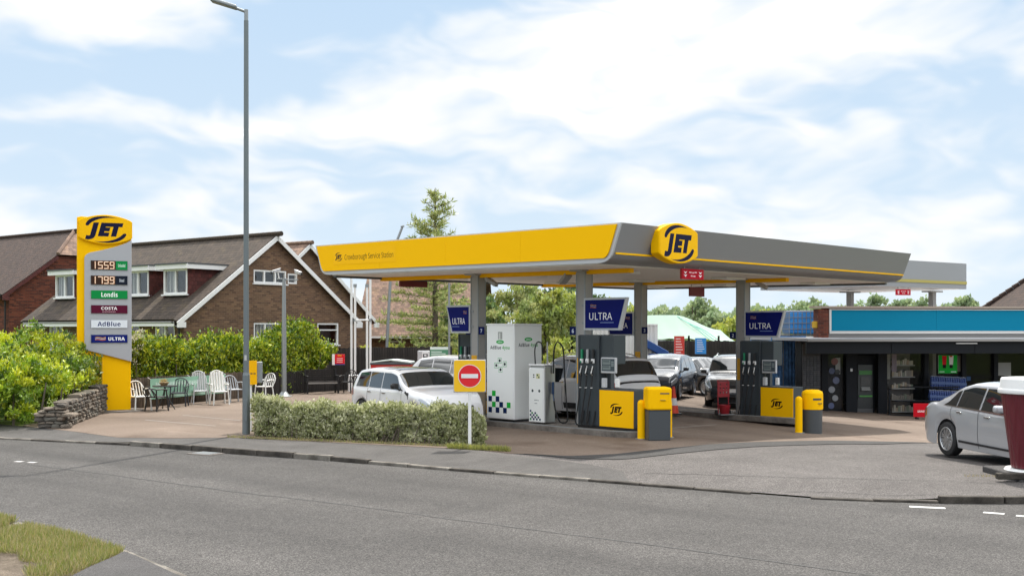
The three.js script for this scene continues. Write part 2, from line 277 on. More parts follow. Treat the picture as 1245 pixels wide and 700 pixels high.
// verge this side of the road
const vergeY = (x, d) => .0 + .05 * sst(.1, 1.6, nearKerb(x) - d) + .02 * nz(x * 1.7, d * 1.7, 3);
struct('verge', gridGeo(60, 30, (a, b) => { const x = lerp(-14, -.7, a), d = nearKerb(x) - .12 - b * 5; return [x, vergeY(x, d) - .012, d]; }), M.dirt);
struct('footpath', gridGeo(16, 12, (a, b) => { const x = lerp(-4.15 + .5 * sst(.3, 1, b) * .2, -.75, a), top = Math.min(nearKerb(x) - .12, 12 - .0 * x), d = lerp(top, top - 4, b); return [x, vergeY(x, d) + .03, d]; }), M.path);
// worn paint marks on the road
{
  const dash = (u0, v0, u1, v1, w) => { const d0 = 3350 / (v0 - 400), d1 = 3350 / (v1 - 400), a = at(u0, d0, -.095), b = at(u1, d1, -.095), dx = b[0] - a[0], dz = b[2] - a[2], l = Math.hypot(dx, dz), nx = -dz / l * w, nz_ = dx / l * w; return quadGeo([a[0] - nx, a[1], a[2] - nz_], [b[0] - nx, b[1], b[2] - nz_], [b[0] + nx, b[1], b[2] + nz_], [a[0] + nx, a[1], a[2] + nz_]); };
  const worn = std([.48, .475, .46], .85);
  for (const q of [[18, 561, 27, 561.4, .06], [34, 562, 43, 562.4, .06], [1106, 616, 1150, 618, .07], [1196, 623, 1222, 625, .06], [1236, 627, 1262, 629, .06]]) struct('road_marking', dash(...q), worn);
  // tar-sealed joint along the middle of the carriageway
  const joint = [[-9, 20.4], [-5.95, 18.2], [-4.2, 16.9], [-2.4, 15.7], [-.4, 14.2], [1.83, 12.6], [3.98, 10.9], [6, 9.2]], P = new THREE.CatmullRomCurve3(joint.map(([x, d]) => new THREE.Vector3(x, 0, -d))).getPoints(160);
  const g = gridGeo(160, 1, (a, b) => { const i = Math.round(a * 160), p = P[i], w = .012 + .016 * Math.abs(nz(i * .31, 2, 1)); return [p.x + .03 * nz(i * .23, 1, 5), -.0955, -p.z + .05 * nz(i * .17, 4, 2) + (b - .5) * 2 * w]; });
  struct('road_joint', g, std([.06, .06, .06], .8));
  // seams where the apron was relaid, and a hairline crack by the dropped kerb
  const seam = (name, pts, w, mat) => { const Q = new THREE.CatmullRomCurve3(pts.map(([x, d]) => new THREE.Vector3(x, 0, -d))).getPoints(80), n = 80; struct(name, gridGeo(n, 1, (a, b) => { const i = Math.round(a * n), p = Q[i], x = p.x + .04 * nz(i * .4, 1, w * 90), d = -p.z + .06 * nz(i * .33, 4, 2) + (b - .5) * 2 * w * (.5 + Math.abs(nz(i * .3, 7, 1))); return [x, siteY(x, d) + .005, d]; }), mat); };
  const dk = std([.05, .047, .045], .9);
  seam('apron_seam', [[2.2, 18.6], [4.4, 17.9], [6.4, 17.5], [8.2, 17.1], [10.5, 18.2]], .014, dk); seam('apron_seam', [[4.2, 16.75], [4.9, 16.6], [5.7, 16.3], [6.4, 16.2]], .012, dk); seam('apron_seam', [[4.6, 21.8], [6.2, 20.4], [7.4, 18.8], [8.0, 17.2]], .008, dk); 
  // faint bay lines on the forecourt
  const bay = std([.27, .245, .225], .9);
  for (const [a, b] of [[[222, 30.6], [292, 28.8]], [[176, 29.0], [262, 27.2]], [[815, 26.6], [872, 27.6]]]) { const A = at(...a, .012), B = at(...b, .012); struct('bay_line', quadGeo([A[0], .013, A[2] - .04], [B[0], .013, B[2] - .04], [B[0], .013, B[2] + .04], [A[0], .013, A[2] + .04]), bay); }
  // iron gully cover by the kerb
  const gc = thing('drain_cover', 'pale patched drain cover in the road by the kerb', 'drain cover', [bx_(250, 22.1), -.094, -22.1], -.5);
  part(gc, 'frame', box(.62, .012, .45, 0, 0, 0), M.concrete); for (let i = 0; i < 5; i++) part(gc, 'bar', box(.46, .01, .035, 0, .01, -.14 + i * .07), M.galv);
}

// ---------- leaves ----------
const leafMat = (rough = .55, tr = .3) => new THREE.MeshPhysicalMaterial({ color: 0xffffff, roughness: rough, transmission: tr, thickness: 0, side: THREE.DoubleSide });
const leafShiny = leafMat(.5, .5), leafDull = leafMat(.9, .32), needleMat = leafMat(.9, .15);
function leafGeo(w, l, fold = .25) {   // a leaf of four faces, folded along its midrib, growing along +y
  const g = new THREE.BufferGeometry(); const z = w * fold;
  g.setAttribute('position', new THREE.Float32BufferAttribute([0, 0, 0, w / 2, l * .45, z, 0, l, 0, -w / 2, l * .45, z, 0, l * .5, -z * .2], 3));
  g.setIndex([0, 1, 4, 1, 2, 4, 2, 3, 4, 3, 0, 4]); g.computeVertexNormals(); return g;
}
const _m = new THREE.Matrix4(), _q = new THREE.Quaternion(), _e = new THREE.Euler(), _v = new THREE.Vector3(), _s = new THREE.Vector3(), _c = new THREE.Color();
// leaves: [x, y, z, size, r, g, b, tilt?]
function foliage(parent, name, geo, mat, leaves) {
  const im = new THREE.InstancedMesh(geo, mat, leaves.length); im.name = name;
  leaves.forEach((L, i) => {
    _e.set(rr(-1, 1) * (L[7] ?? 1.2), rr(0, 6.283), rr(-1, 1) * (L[7] ?? 1.2)); _q.setFromEuler(_e);
    _m.compose(_v.set(L[0], L[1], L[2]), _q, _s.setScalar(L[3])); im.setMatrixAt(i, _m); im.setColorAt(i, _c.setRGB(L[4], L[5], L[6]));
  });
  shadows(im); im.userData.kind = 'stuff'; parent.add(im); return im;
}
const mix3 = (a, b, t) => a.map((q, i) => lerp(q, b[i], t));
const gauss = () => (rnd() + rnd() + rnd() - 1.5) * .82;
// crown: clumps spread over lobes [cx, cy, cz, rx, ry, rz]; every clump has a tone of its own
function crownLeaves(lobes, clumps, per, spread, size, tones, shell = .55) {
  const out = [], vol = lobes.map(l => Math.pow(l[3] * l[4] * l[5], .67)), tot = vol.reduce((a, b) => a + b, 0);
  lobes.forEach((l, li) => {
    const n = Math.round(clumps * vol[li] / tot);
    for (let i = 0; i < n; i++) {
      const th = rr(0, 6.283), cz = rr(-.75, 1), sr = Math.sqrt(1 - cz * cz), k = shell + (1 - shell) * Math.pow(rnd(), .6), bump = 1 + .22 * nz(Math.cos(th) * 2.3 + li, cz * 2.3, Math.sin(th) * 2.3);
      const px = l[0] + Math.cos(th) * sr * k * bump * l[3], py = l[1] + cz * k * bump * l[4], pz = l[2] + Math.sin(th) * sr * k * bump * l[5];
      const tone = tones[Math.floor(rnd() * tones.length)], kk = rr(.8, 1.2), sp = spread * rr(.7, 1.25);
      for (let j = 0; j < per; j++) { const b = kk * rr(.82, 1.18); out.push([px + gauss() * sp, py + gauss() * sp * .75, pz + gauss() * sp, size * rr(.7, 1.3), tone[0] * b, tone[1] * b, tone[2] * b]); }
    }
  });
  return out;
}
const barkMat = std([.12, .095, .075], .95), barkGrey = std([.17, .155, .14], .95);
function trunkGeo(h, r, lobes) {
  const l = [rod([0, -.2, 0], [r * .3, h * .55, 0], r, r * .72, 9), rod([r * .3, h * .53, 0], [0, h, r * .4], r * .72, r * .3, 8)];
  for (const q of lobes) { const a = h * rr(.4, .75), e = [q[0] * .85, q[1] - q[4] * .1, q[2] * .85], mx = [e[0] * .45, lerp(a, e[1], .55), e[2] * .45]; l.push(rod([r * .2, a, 0], mx, r * .42, r * .28, 6), rod(mx, e, r * .28, r * .08, 6)); for (let i = 0; i < 3; i++) l.push(rod(mx, [e[0] + rr(-1, 1) * q[3] * .7, e[1] + rr(-.3, .8) * q[4] * .7, e[2] + rr(-1, 1) * q[5] * .7], r * .18, r * .05, 5)); }
  return merge(l);
}
function tree(name, label, [x, y, z], h, lobes, opt, group) {
  const t = thing(name, label, 'tree', [x, y, z], 0, group);
  part(t, 'trunk', trunkGeo(h * .8, opt.r ?? .16, lobes), barkMat);
  foliage(t, 'crown', opt.leaf, opt.mat ?? leafDull, crownLeaves(lobes, opt.clumps, opt.per, opt.spread, opt.size, opt.tones, opt.shell));
  return t;
}

// ================= HOUSES =================
// a house stands on its near gable corner: local x runs along the gable (away to the right), local -z along the ridge (away to the left)
const GA = Math.atan2(.8, .6);
const winGroup = (parent, name, w, h, x, y, z, ry, lights = 2, opt = {}) => {   // a framed window; its outside faces +z before turning
  const g = new THREE.Group(); g.name = name; g.position.set(x, y, z); g.rotation.y = ry; parent.add(g);
  const f = .065, l = [box(w, f, .09, 0, h / 2 - f / 2, 0), box(w, f, .09, 0, -h / 2 + f / 2, 0), box(f, h - 2 * f, .09, -w / 2 + f / 2, 0, 0), box(f, h - 2 * f, .09, w / 2 - f / 2, 0, 0)];
  for (let i = 1; i < lights; i++) l.push(box(.07, h - 2 * f, .085, -w / 2 + w * i / lights, 0, 0));
  if (opt.bar) l.push(box(w - 2 * f, .05, .08, 0, h * (opt.bar - .5), 0));
  part(g, 'frame', merge(l), M.white);
  for (let i = 0; i < lights; i++) part(g, 'pane', box(w / lights - .02, h - f, .012, -w / 2 + w * (i + .5) / lights, 0, -.01), M.pane);
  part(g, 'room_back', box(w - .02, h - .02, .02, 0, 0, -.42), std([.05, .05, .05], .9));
  if (opt.curtain) part(g, 'curtain', merge([...Array(Math.round(w * 10))].map((_, i) => box(.07, h - .12, .03, -w / 2 + .08 + i * (w - .16) / Math.round(w * 10 - 1), 0, -.09 - (i % 2) * .03)).filter((_, i) => opt.curtain === 2 || i < w * 4)), M.curtain);
  if (opt.sill) part(g, 'sill', box(w + .12, .05, .16, 0, -h / 2 - .03, .04), M.white);
  return g;
};
// slab between four corners with a thickness below it
function slab(a, b, c, d, t, k = 1) {
  const A = [a, b, c, d].map(p => new THREE.Vector3(...p)), n = A[1].clone().sub(A[0]).cross(A[3].clone().sub(A[0])).normalize().multiplyScalar(-t), B = A.map(p => p.clone().add(n)), v = p => [p.x, p.y, p.z];
  const l = [quadGeo(a, b, c, d, k, k), quadGeo(v(B[3]), v(B[2]), v(B[1]), v(B[0]))]; for (let i = 0; i < 4; i++) { const j = (i + 1) % 4; l.push(quadGeo(v(A[i]), v(B[i]), v(B[j]), v(A[j]))); } return merge(l);
}
function wallWithHoles(outline, holes, t = .25) {
  const s = new THREE.Shape(outline.map(p => new THREE.Vector2(...p)));
  for (const [x, y, w, h] of holes) s.holes.push(new THREE.Path([[x - w / 2, y - h / 2], [x + w / 2, y - h / 2], [x + w / 2, y + h / 2], [x - w / 2, y + h / 2]].map(p => new THREE.Vector2(...p))));
  return meterUV(new THREE.ExtrudeGeometry(s, { depth: t, bevelEnabled: false }).translate(0, 0, -t));
}
function house(label, pos, ry, o) {
  const { W, Ln, eave, ridge, base = -.6 } = o, t = thing('house', label, 'house', pos, ry, 'houses behind the hedge'), wall = o.wall ?? M.brick, roof = o.roof ?? M.tileBrown;
  const pitch = (ridge - eave) / (W / 2), hip = o.hip ?? 0, hw = hip ? (1 - o.hipAt) * W / 2 : 0, hy = ridge - hw * pitch, top = hip ? [[W / 2 + hw, hy - .06], [W / 2 - hw, hy - .06]] : [[W / 2, ridge - .06]];
  const gw = o.gableWin ?? [];
  part(t, 'gable_wall', wallWithHoles([[.1, base], [W - .1, base], [W - .1, eave + .05], ...top, [.1, eave + .05]], gw.map(q => q.slice(0, 4))), wall);
  part(t, 'back_gable_wall', meterUV(prism([[.1, base], [W - .1, base], [W - .1, eave + .05], [W / 2, ridge - .06], [.1, eave + .05]], .2).translate(0, 0, -Ln)), wall);
  const fw = o.frontWin ?? [];
  part(t, 'front_wall', place(wallWithHoles([[0, base], [Ln - .5, base], [Ln - .5, eave], [0, eave]], fw.map(q => q.slice(0, 4))), .1, 0, -Ln + .24, 0, -Math.PI / 2), wall);
  part(t, 'rear_wall', meterUV(box(.2, eave - base, Ln - .5, W - .2, (eave + base) / 2, -Ln / 2)), wall);
  part(t, 'floor', box(W - .6, .1, Ln - .6, W / 2, base + .3, -Ln / 2), M.concrete);
  for (const q of gw) winGroup(t, 'window', q[2], q[3], q[0], q[1], -.06, 0, q[4], q[5]);
  for (const q of fw) winGroup(t, 'window', q[2], q[3], .16, q[1], -Ln + .24 + q[0], -Math.PI / 2, q[4], q[5]);
  const ov = .32, ye = eave - ov * pitch, zf = .18, th = .12;
  const R = [[[-ov, ye, -Ln - zf], [-ov, ye, zf], [W / 2, ridge, zf], [W / 2, ridge, -Ln - zf]], [[W + ov, ye, zf], [W + ov, ye, -Ln - zf], [W / 2, ridge, -Ln - zf], [W / 2, ridge, zf]]];
  if (!hip) part(t, 'roof', merge(slab(...R[0], th), slab(...R[1], th)), roof);
  else {
    const sl = (i) => { const s = i ? 1 : -1, e = W / 2 + s * (W / 2 + ov), k = W / 2 + s * hw, r = part(t, 'roof', new THREE.BufferGeometry(), roof); const q = i ? [[e, ye, zf], [e, ye, -Ln], [W / 2, ridge, -Ln], [W / 2, ridge, -hip], [k, hy, zf]] : [[e, ye, -Ln], [e, ye, zf], [k, hy, zf], [W / 2, ridge, -hip], [W / 2, ridge, -Ln]]; const g = new THREE.BufferGeometry(), P = []; const A = q.map(p => new THREE.Vector3(...p)); const U = new THREE.Vector3(0, 0, 1), N = A[1].clone().sub(A[0]).cross(A[2].clone().sub(A[0])).normalize(), V = N.clone().cross(U); const uv = []; for (const tri of [[0, 1, 2], [0, 2, 3], [0, 3, 4]]) for (const n of tri) { P.push(...q[n]); uv.push(A[n].dot(U), Math.abs(A[n].dot(V))); } g.setAttribute('position', new THREE.Float32BufferAttribute(P, 3)); g.setAttribute('uv', new THREE.Float32BufferAttribute(uv, 2)); g.computeVertexNormals(); r.geometry = g; };
    sl(0); sl(1);
    const hg = new THREE.BufferGeometry(); hg.setAttribute('position', new THREE.Float32BufferAttribute([W / 2 - hw, hy, zf, W / 2 + hw, hy, zf, W / 2, ridge, -hip], 3)); hg.setAttribute('uv', new THREE.Float32BufferAttribute([0, 0, 2 * hw, 0, hw, 1.9], 2)); hg.computeVertexNormals(); part(t, 'hip_roof', hg, M.tilePink, 'paler pantiled half hip');
    part(t, 'hip_tiles', merge(rod([W / 2 - hw, hy + .03, zf], [W / 2, ridge + .03, -hip], .09, .09, 8), rod([W / 2 + hw, hy + .03, zf], [W / 2, ridge + .03, -hip], .09, .09, 8)), M.tilePink);
  }
  const rg = []; for (let z = -Ln + .2; z < zf - (hip ? hip + .2 : 0); z += .34) rg.push(rod([W / 2, ridge + .02, z], [W / 2, ridge + .025, z + .33], .1, .1, 8)); part(t, 'ridge_tiles', merge(rg), roof);
  // white verge boards up the gable, gutter and downpipe
  const vb = (x0, y0, x1, y1) => { const l = Math.hypot(x1 - x0, y1 - y0); return box(l, .16, .04, (x0 + x1) / 2, (y0 + y1) / 2 - .13, zf + .03, 0, 0, Math.atan2(y1 - y0, x1 - x0)); };
  const vm = o.verge ?? M.white;
  part(t, 'verge_board', hip ? vb(-ov, ye, W / 2 - hw, hy) : vb(-ov, ye, W / 2, ridge), vm); part(t, 'verge_board', hip ? vb(W + ov, ye, W / 2 + hw, hy) : vb(W + ov, ye, W / 2 + .001, ridge), vm);
  for (const x of [-ov + .16, W + ov - .16]) part(t, 'bargeboard_end', box(.36, .2, .05, x, ye - .16, zf + .031), vm);
  part(t, 'fascia_board', merge(box(.03, .16, Ln - .1, -ov + .03, ye - .12, -Ln / 2), box(ov + .1, .02, Ln - .1, -ov / 2 + .06, ye - .2, -Ln / 2)), vm);
  part(t, 'gutter', place(new THREE.CylinderGeometry(.06, .06, Ln, 10, 1, true, 0, Math.PI), -ov - .03, ye - .02, -Ln / 2, Math.PI / 2, 0, 0), M.black);
  part(t, 'downpipe', merge(rod([-.02, base, -.14], [-.02, ye - .3, -.14], .04), rod([-.02, ye - .3, -.14], [-ov, ye - .06, -.14], .04)), M.black);
  for (const [s, w, y0, y1] of o.dormers ?? []) {     // flat-topped tile-hung dormers
    const d = new THREE.Group(); d.name = 'dormer'; t.add(d); const x0 = (y0 - .12 - ye) / pitch - ov, xr = (y1 - ye) / pitch - ov + .3;
    for (const z of [-s, -s - w]) { const g = prism([[x0, y0 - .14], [x0, y1], [xr, y1], [xr - .3, y1 - .1]], .1).translate(0, 0, z - .05); part(d, 'cheek', meterUV(g), M.tileHung, 'dark red tile-hung cheek'); }
    part(d, 'flat_roof', box(xr - x0 + .35, .05, w + .5, (x0 + xr) / 2 - .1, y1 + .2, -s - w / 2), M.darkGrey);
    part(d, 'white_fascia', merge(box(.05, .2, w + .5, x0 - .2, y1 + .1, -s - w / 2), box(xr - x0 + .2, .2, .05, (x0 + xr) / 2 - .1, y1 + .1, -s + .2), box(xr - x0 + .2, .2, .05, (x0 + xr) / 2 - .1, y1 + .1, -s - w - .2), box(.3, .03, w + .4, x0 - .05, y1 + .02, -s - w / 2)), M.white);
    const wg = winGroup(d, 'window', w - .02, y1 - y0, x0 + .02, (y0 + y1) / 2, -s - w / 2, -Math.PI / 2, 2, { curtain: 1, sill: 1 });
  }
  return t;
}
rnd = mulberry(77);
const H1 = { W: 8.7, Ln: 10.3, eave: 2.95, ridge: 6.12, dormers: [[.85, 1.45, 3.72, 4.66], [3.25, 1.4, 3.72, 4.66], [8.4, 1.4, 3.72, 4.66]], gableWin: [[4.15, 4.45, 1.66, .52, 3, { sill: 1 }], [5.3, 4.42, .5, .42, 1], [4.2, 2.35, 1.75, .6, 3, { curtain: 2, sill: 1 }], [7.25, 2.2, 1.2, .9, 1, { sill: 1, bar: .68 }]], frontWin: [[8.9, 1.9, 1.2, 1.3, 2, { curtain: 1 }], [6.9, 1.9, .9, 1.3, 1], [1.6, 1.9, 1.0, 1.3, 2]] };
house('brown brick chalet house with white gable boards and flat dormers, nearest behind the hedge', [-12, 0, -40], GA, H1);
house('red brick house with dark tiled half-hipped roof, behind the price sign', [-23.85, 0, -52], GA, { W: 8.7, Ln: 12, eave: 4.25, ridge: 7.4, hip: 1.45, hipAt: .57, wall: M.redBrick, roof: M.tileDark, verge: M.tileHung, base: -1.2 });
house('dark-roofed red brick house at the far left edge of the row', [-33.2, 0, -60.2], GA, { W: 8.7, Ln: 10, eave: 4.6, ridge: 7.9, wall: M.redBrick, roof: M.tileDark, verge: M.darkGrey, base: -1.2 });
house('brick house with small dormer, just behind the brown gabled house', [-12.4, 0, -49.2], GA, { W: 8.7, Ln: 9, eave: 3.0, ridge: 6.5, roof: M.tilePink, dormers: [], base: -1.2 });
{
  const d = thing('house', 'house with broad pinkish tiled roof and white gutter behind the conifer', 'house', at(440, 60), -.06, 'houses behind the hedge');
  part(d, 'front_wall', wallWithHoles([[0, -1.2], [6.2, -1.2], [6.2, 2.1], [0, 2.1]], [[1.75, 1.85, .9, .32], [4.6, 1.2, 1.2, 1]]), M.brick);
  winGroup(d, 'window', .9, .32, 1.75, 1.85, -.08, 0, 1); winGroup(d, 'window', 1.2, 1, 4.6, 1.2, -.08, 0, 2);
  part(d, 'back_wall', meterUV(box(6.2, 3.4, .2, 3.1, .5, -9.4)), M.brick);
  for (const x of [.1, 6.1]) part(d, 'gable_wall', meterUV(place(prism([[0, -1.2], [9.5, -1.2], [9.5, 2.1], [4.75, 6.8], [0, 2.1]], .2), x - .1, 0, 0, 0, Math.PI / 2)), M.brick);
  part(d, 'roof', merge(slab([-.3, 2.0, .5], [6.5, 2.0, .5], [6.5, 7.0, -4.75], [-.3, 7.0, -4.75], .12), slab([6.5, 2.0, -10], [-.3, 2.0, -10], [-.3, 7.0, -4.75], [6.5, 7.0, -4.75], .12)), M.tilePink);
  part(d, 'gutter', box(6.8, .1, .1, 3.1, 1.96, .56), M.white);
}
{ // hipped tiled roof beyond the shop
  const g = thing('house', 'house with dark hipped tile roof behind the shop, far right', 'house', [30.2, 0, -50], .05, 'houses beyond the shop');
  part(g, 'wall', meterUV(box(13, 4.9, 6.4, 0, 1.1, 0)), M.redBrick);
  const e = [[-7.2, 3.3, 3.9], [7.2, 3.3, 3.9], [7.2, 3.3, -3.9], [-7.2, 3.3, -3.9]], r0 = [-1.6, 8.2, 0], r1 = [1.6, 8.2, 0];
  part(g, 'roof', merge(quadGeo(e[0], e[1], r1, r0), quadGeo(e[2], e[3], r0, r1), quadGeo(e[3], e[0], r0, r0), quadGeo(e[1], e[2], r1, r1)), M.tileDark);
  const hips = []; for (const [a, b] of [[e[0], r0], [e[3], r0], [e[1], r1], [e[2], r1]]) for (let i = 0; i < 24; i++) { const p = k => a.map((q, n) => lerp(q, b[n], k) + (n === 1 ? .05 : 0)); hips.push(rod(p(i / 24), p((i + .94) / 24), .13, .1, 7)); }
  part(g, 'hip_tiles', merge(hips), M.tileDark);
}

// ================= FENCES AND GARDEN WALL =================
rnd = mulberry(31);
function fence(label, pts, hf, mats, opt = {}) {   // upright boards nailed to rails; every board its own piece
  const t = thing('fence', label, 'fence', [pts[0][0], 0, pts[0][1]]), bw = opt.bw ?? .12, g = meterUV(box(bw - .008, 1, .018, 0, .5, 0), 1);
  for (let s = 0; s < pts.length - 1; s++) {
    const [x0, z0] = pts[s], [x1, z1] = pts[s + 1], l = Math.hypot(x1 - x0, z1 - z0), a = Math.atan2(-(z1 - z0), x1 - x0), n = Math.round(l / bw);
    for (let i = 0; i < n; i++) { const k = (i + .5) / n, m = part(t, 'plank', g, mats[Math.floor(rnd() * mats.length)]); m.position.set(lerp(x0, x1, k) - pts[0][0], (opt.y ?? 0) + rr(-.01, .01), lerp(z0, z1, k) - pts[0][1]); m.rotation.y = a + rr(-.02, .02); m.scale.y = hf(s, k) + rr(-.02, .02); }
    for (const y of [.25, .7]) part(t, 'rail', rod([x0 - pts[0][0], y * hf(s, .5), z0 - pts[0][1] - .04], [x1 - pts[0][0], y * hf(s, .5), z1 - pts[0][1] - .04], .03, .03, 5), mats[0]);
    const np = Math.max(1, Math.round(l / 1.9)); for (let i = 0; i <= np; i++) { const k = i / np; part(t, 'post', box(.09, hf(s, k) + .02, .09, lerp(x0, x1, k) - pts[0][0], hf(s, k) / 2, lerp(z0, z1, k) - pts[0][1] - .07), mats[0]); }
  }
  return t;
}
const fp = (u, d) => { const a = at(u, d); return [a[0], a[2]]; };
fence('low weathered brown board fence behind the plastic chairs', [fp(140, 32.3), fp(235, 36.0), fp(302, 38.6)], () => .92, M.woodBrown);
fence('low dark board fence behind the camera pole and black bench', [fp(302.5, 38.65), fp(372, 41.6), fp(394, 42.4)], () => .84, M.woodBlack);
fence('tall black board fence behind the red container', [fp(394.5, 42.5), fp(413, 43.2), fp(548, 46.5)], (s, k) => s ? 1.66 : lerp(.86, 1.64, k), M.woodBlack);
fence('tall dark board fence at the back of the car park', [fp(752, 56), fp(838, 57), fp(912, 55)], () => 2.05, M.woodBlack, { bw: .16, y: -.25 });
{ // rubble garden wall of single stones
  const t = thing('stone_wall', 'low rubble stone garden wall under the big laurel by the price sign', 'wall', [-11, 0, -26.7]);
  const shapes = [...Array(6)].map((_, k) => { const g = new THREE.IcosahedronGeometry(.5, 1), p = g.attributes.position; for (let i = 0; i < p.count; i++) { const x = p.getX(i), y = p.getY(i), z = p.getZ(i), n = 1 + .3 * nz(x * 2 + k * 3, y * 2, z * 2 + k), c = v => Math.sign(v) * Math.pow(Math.abs(v) * 2, .55) / 2; p.setXYZ(i, c(x) * n, c(y) * n, c(z) * n); } g.computeVertexNormals(); return g; });
  const run = (x0, d0, x1, d1, h0, h1) => {
    const l = Math.hypot(x1 - x0, d1 - d0), a = Math.atan2(d1 - d0, x1 - x0); let y = 0, row = 0;
    while (y < Math.max(h0, h1) - .02) { const rh = rr(.06, .11); let s = rr(-.15, 0); while (s < l) { const w = rr(.12, .34), k = (s + w / 2) / l; if (y + rh * .6 < lerp(h0, h1, k)) { const m = part(t, 'stone', shapes[Math.floor(rnd() * 6)], M.stones[Math.floor(rnd() * 5)]); m.position.set(lerp(x0, x1, k) + 11 + rr(-.02, .02), y + rh / 2, -lerp(d0, d1, k) + 26.7 + rr(-.02, .02)); m.rotation.set(rr(-.08, .08), a + rr(-.06, .06), rr(-.05, .05)); m.scale.set(w * 1.06, rh * 1.12, .34); } s += w; } y += rh; row++; }
    part(t, 'mortar_core', meterUV(box(l, Math.min(h0, h1) - .08, .22, (x0 + x1) / 2 + 11, (Math.min(h0, h1) - .08) / 2, -(d0 + d1) / 2 + 26.7, 0, a)), M.kerbDark);
  };
  run(-11.45, 26.75, -10.9, 26.75, .46, .62); run(-10.98, 26.8, -11.9, 32.0, .64, .82);
}

// ================= PLANTING =================
const lf = { laurel: leafGeo(.058, .115), shrub: leafGeo(.034, .062), tree: leafGeo(.2, .3), far: leafGeo(.55, .7), needle: leafGeo(.03, .2, .1), blade: leafGeo(.012, .17, .2) };
const laurelTones = [[.55, .62, .02], [.36, .49, .02], [.64, .67, .03], [.22, .35, .02], [.1, .19, .015]];
rnd = mulberry(41);
function hedgeLeaves(p0, p1, thick, hf, n, size, tones, tip, opt = {}) {   // filled strip from p0 to p1 (side, distance); more leaves towards the faces
  const out = [], l = Math.hypot(p1[0] - p0[0], p1[1] - p0[1]), ux = (p1[0] - p0[0]) / l, ud = (p1[1] - p0[1]) / l;
  for (let i = 0; i < n; i++) {
    const s = rnd() * l, q = rnd(), h = hf(s / l), cl = nz(s * 1.9, q * 6, 3.1), cl2 = nz(s * 4.7, q * 11, 9);
    let w, y; const pick = rnd();
    if (pick < .5) { w = -.5 + Math.pow(rnd(), 2) * .35; y = Math.pow(q, .9) * h; } else if (pick < .85) { w = rnd() - .5; y = h * (1 - Math.pow(rnd(), 2) * .3); } else { w = rnd() - .5; y = q * h; }
    if (pick < .5) w += .22 * sst(.05, .45, -cl2 - .4 * cl);
    const round = 1 - .25 * Math.pow(y / h, 4), bul = 1 + .34 * nz(s * 1.3, y * 2.1, 5) + .12 * nz(s * 3.6, y * 4, 8), o = w * thick * round * bul, yy = y * (1 + .10 * cl * (y / h)) + (rnd() < .11 ? rr(0, tip) : 0);
    const tone = tones[Math.min(tones.length - 1, Math.max(0, Math.floor((.5 + cl * .8 + cl2 * .7 + rr(-.26, .26)) * tones.length)))], b = rr(.8, 1.2);
    out.push([p0[0] + ux * s - ud * o * -1, yy, -(p0[1] + ud * s + ux * o), size * rr(.5, 1.6), tone[0] * b, tone[1] * b, tone[2] * b, opt.tilt]);
  }
  return out;
}
const rel = (leaves, [x, , z]) => leaves.map(l => { l[0] -= x; l[2] -= z; return l; });
function stemsFor(parent, leaves, n, y, r) { const l = []; for (let i = 0; i < n; i++) { const q = leaves[Math.floor(rnd() * leaves.length)]; l.push(rod([q[0] * .96 + rr(-.1, .1), -.05, q[2] + rr(-.1, .1)], [q[0], q[1] * y, q[2]], r, r * .4, 5)); } part(parent, 'stems', merge(l), barkMat); }
{
  const p0 = fp(150, 34.2), p1 = fp(402, 43.6), P = [p0[0], 0, p0[1]], t = thing('laurel_hedge', 'long bright green laurel hedge behind the brown fence', 'hedge', P);
  const L = rel(hedgeLeaves([p0[0], -p0[1]], [p1[0], -p1[1]], 1.5, k => 1.86 + .14 * Math.sin(k * 19) + .14 * Math.sin(k * 47 + 1) + .62 * Math.exp(-Math.pow((k - .78) / .07, 2)) - .55 * sst(.9, 1, k), 60000, 1.0, laurelTones, .36), P);
  foliage(t, 'leaves', lf.laurel, leafShiny, L); stemsFor(t, L, 70, .8, .035);
}
{
  const P = [-14.05, 0, -29.2], t = thing('laurel_bush', 'large rounded laurel bush over the stone wall, left edge', 'bush', P);
  const lobes = [[-.2, 1.2, .6, 1.9, 1.05, 1.7], [.75, 1.4, -1.6, 1.4, 1.0, 1.6], [.7, .85, 1.6, 1.5, .85, 1.0], [-1.8, 1.1, -.4, 1.6, 1.0, 1.6], [.9, .75, .4, 1.1, .75, 1.2], [.7, .7, -2.8, 1.1, .7, 1.0], [-.4, .5, 2.0, 1.3, .6, .6], [1.5, .45, 2.1, .85, .5, .5], [1.35, 1.05, -4.1, 1.15, 1.05, .9], [1.95, 1.05, 1.2, .8, .55, .95], [1.9, 1.15, -.6, .8, .6, 1.1]];
  const L = crownLeaves(lobes, 1500, 34, .2, 1.0, laurelTones, .62).map(l => { l[1] = Math.max(.03, l[1]); return l; });
  foliage(t, 'leaves', lf.laurel, leafShiny, L); stemsFor(t, L, 60, .85, .04);
  const b = thing('shrub', 'cream flowering shrub showing above the laurel bush', 'shrub', at(150, 34.6), 0);
  const Q = crownLeaves([[0, 1.9, 0, .75, .75, .6], [-.4, 1.4, .2, .7, .8, .5]], 90, 22, .14, .8, [[.55, .53, .38], [.6, .58, .45], [.25, .3, .12]], .4); foliage(b, 'leaves', lf.laurel, leafDull, Q); stemsFor(b, Q, 14, .9, .02);
}
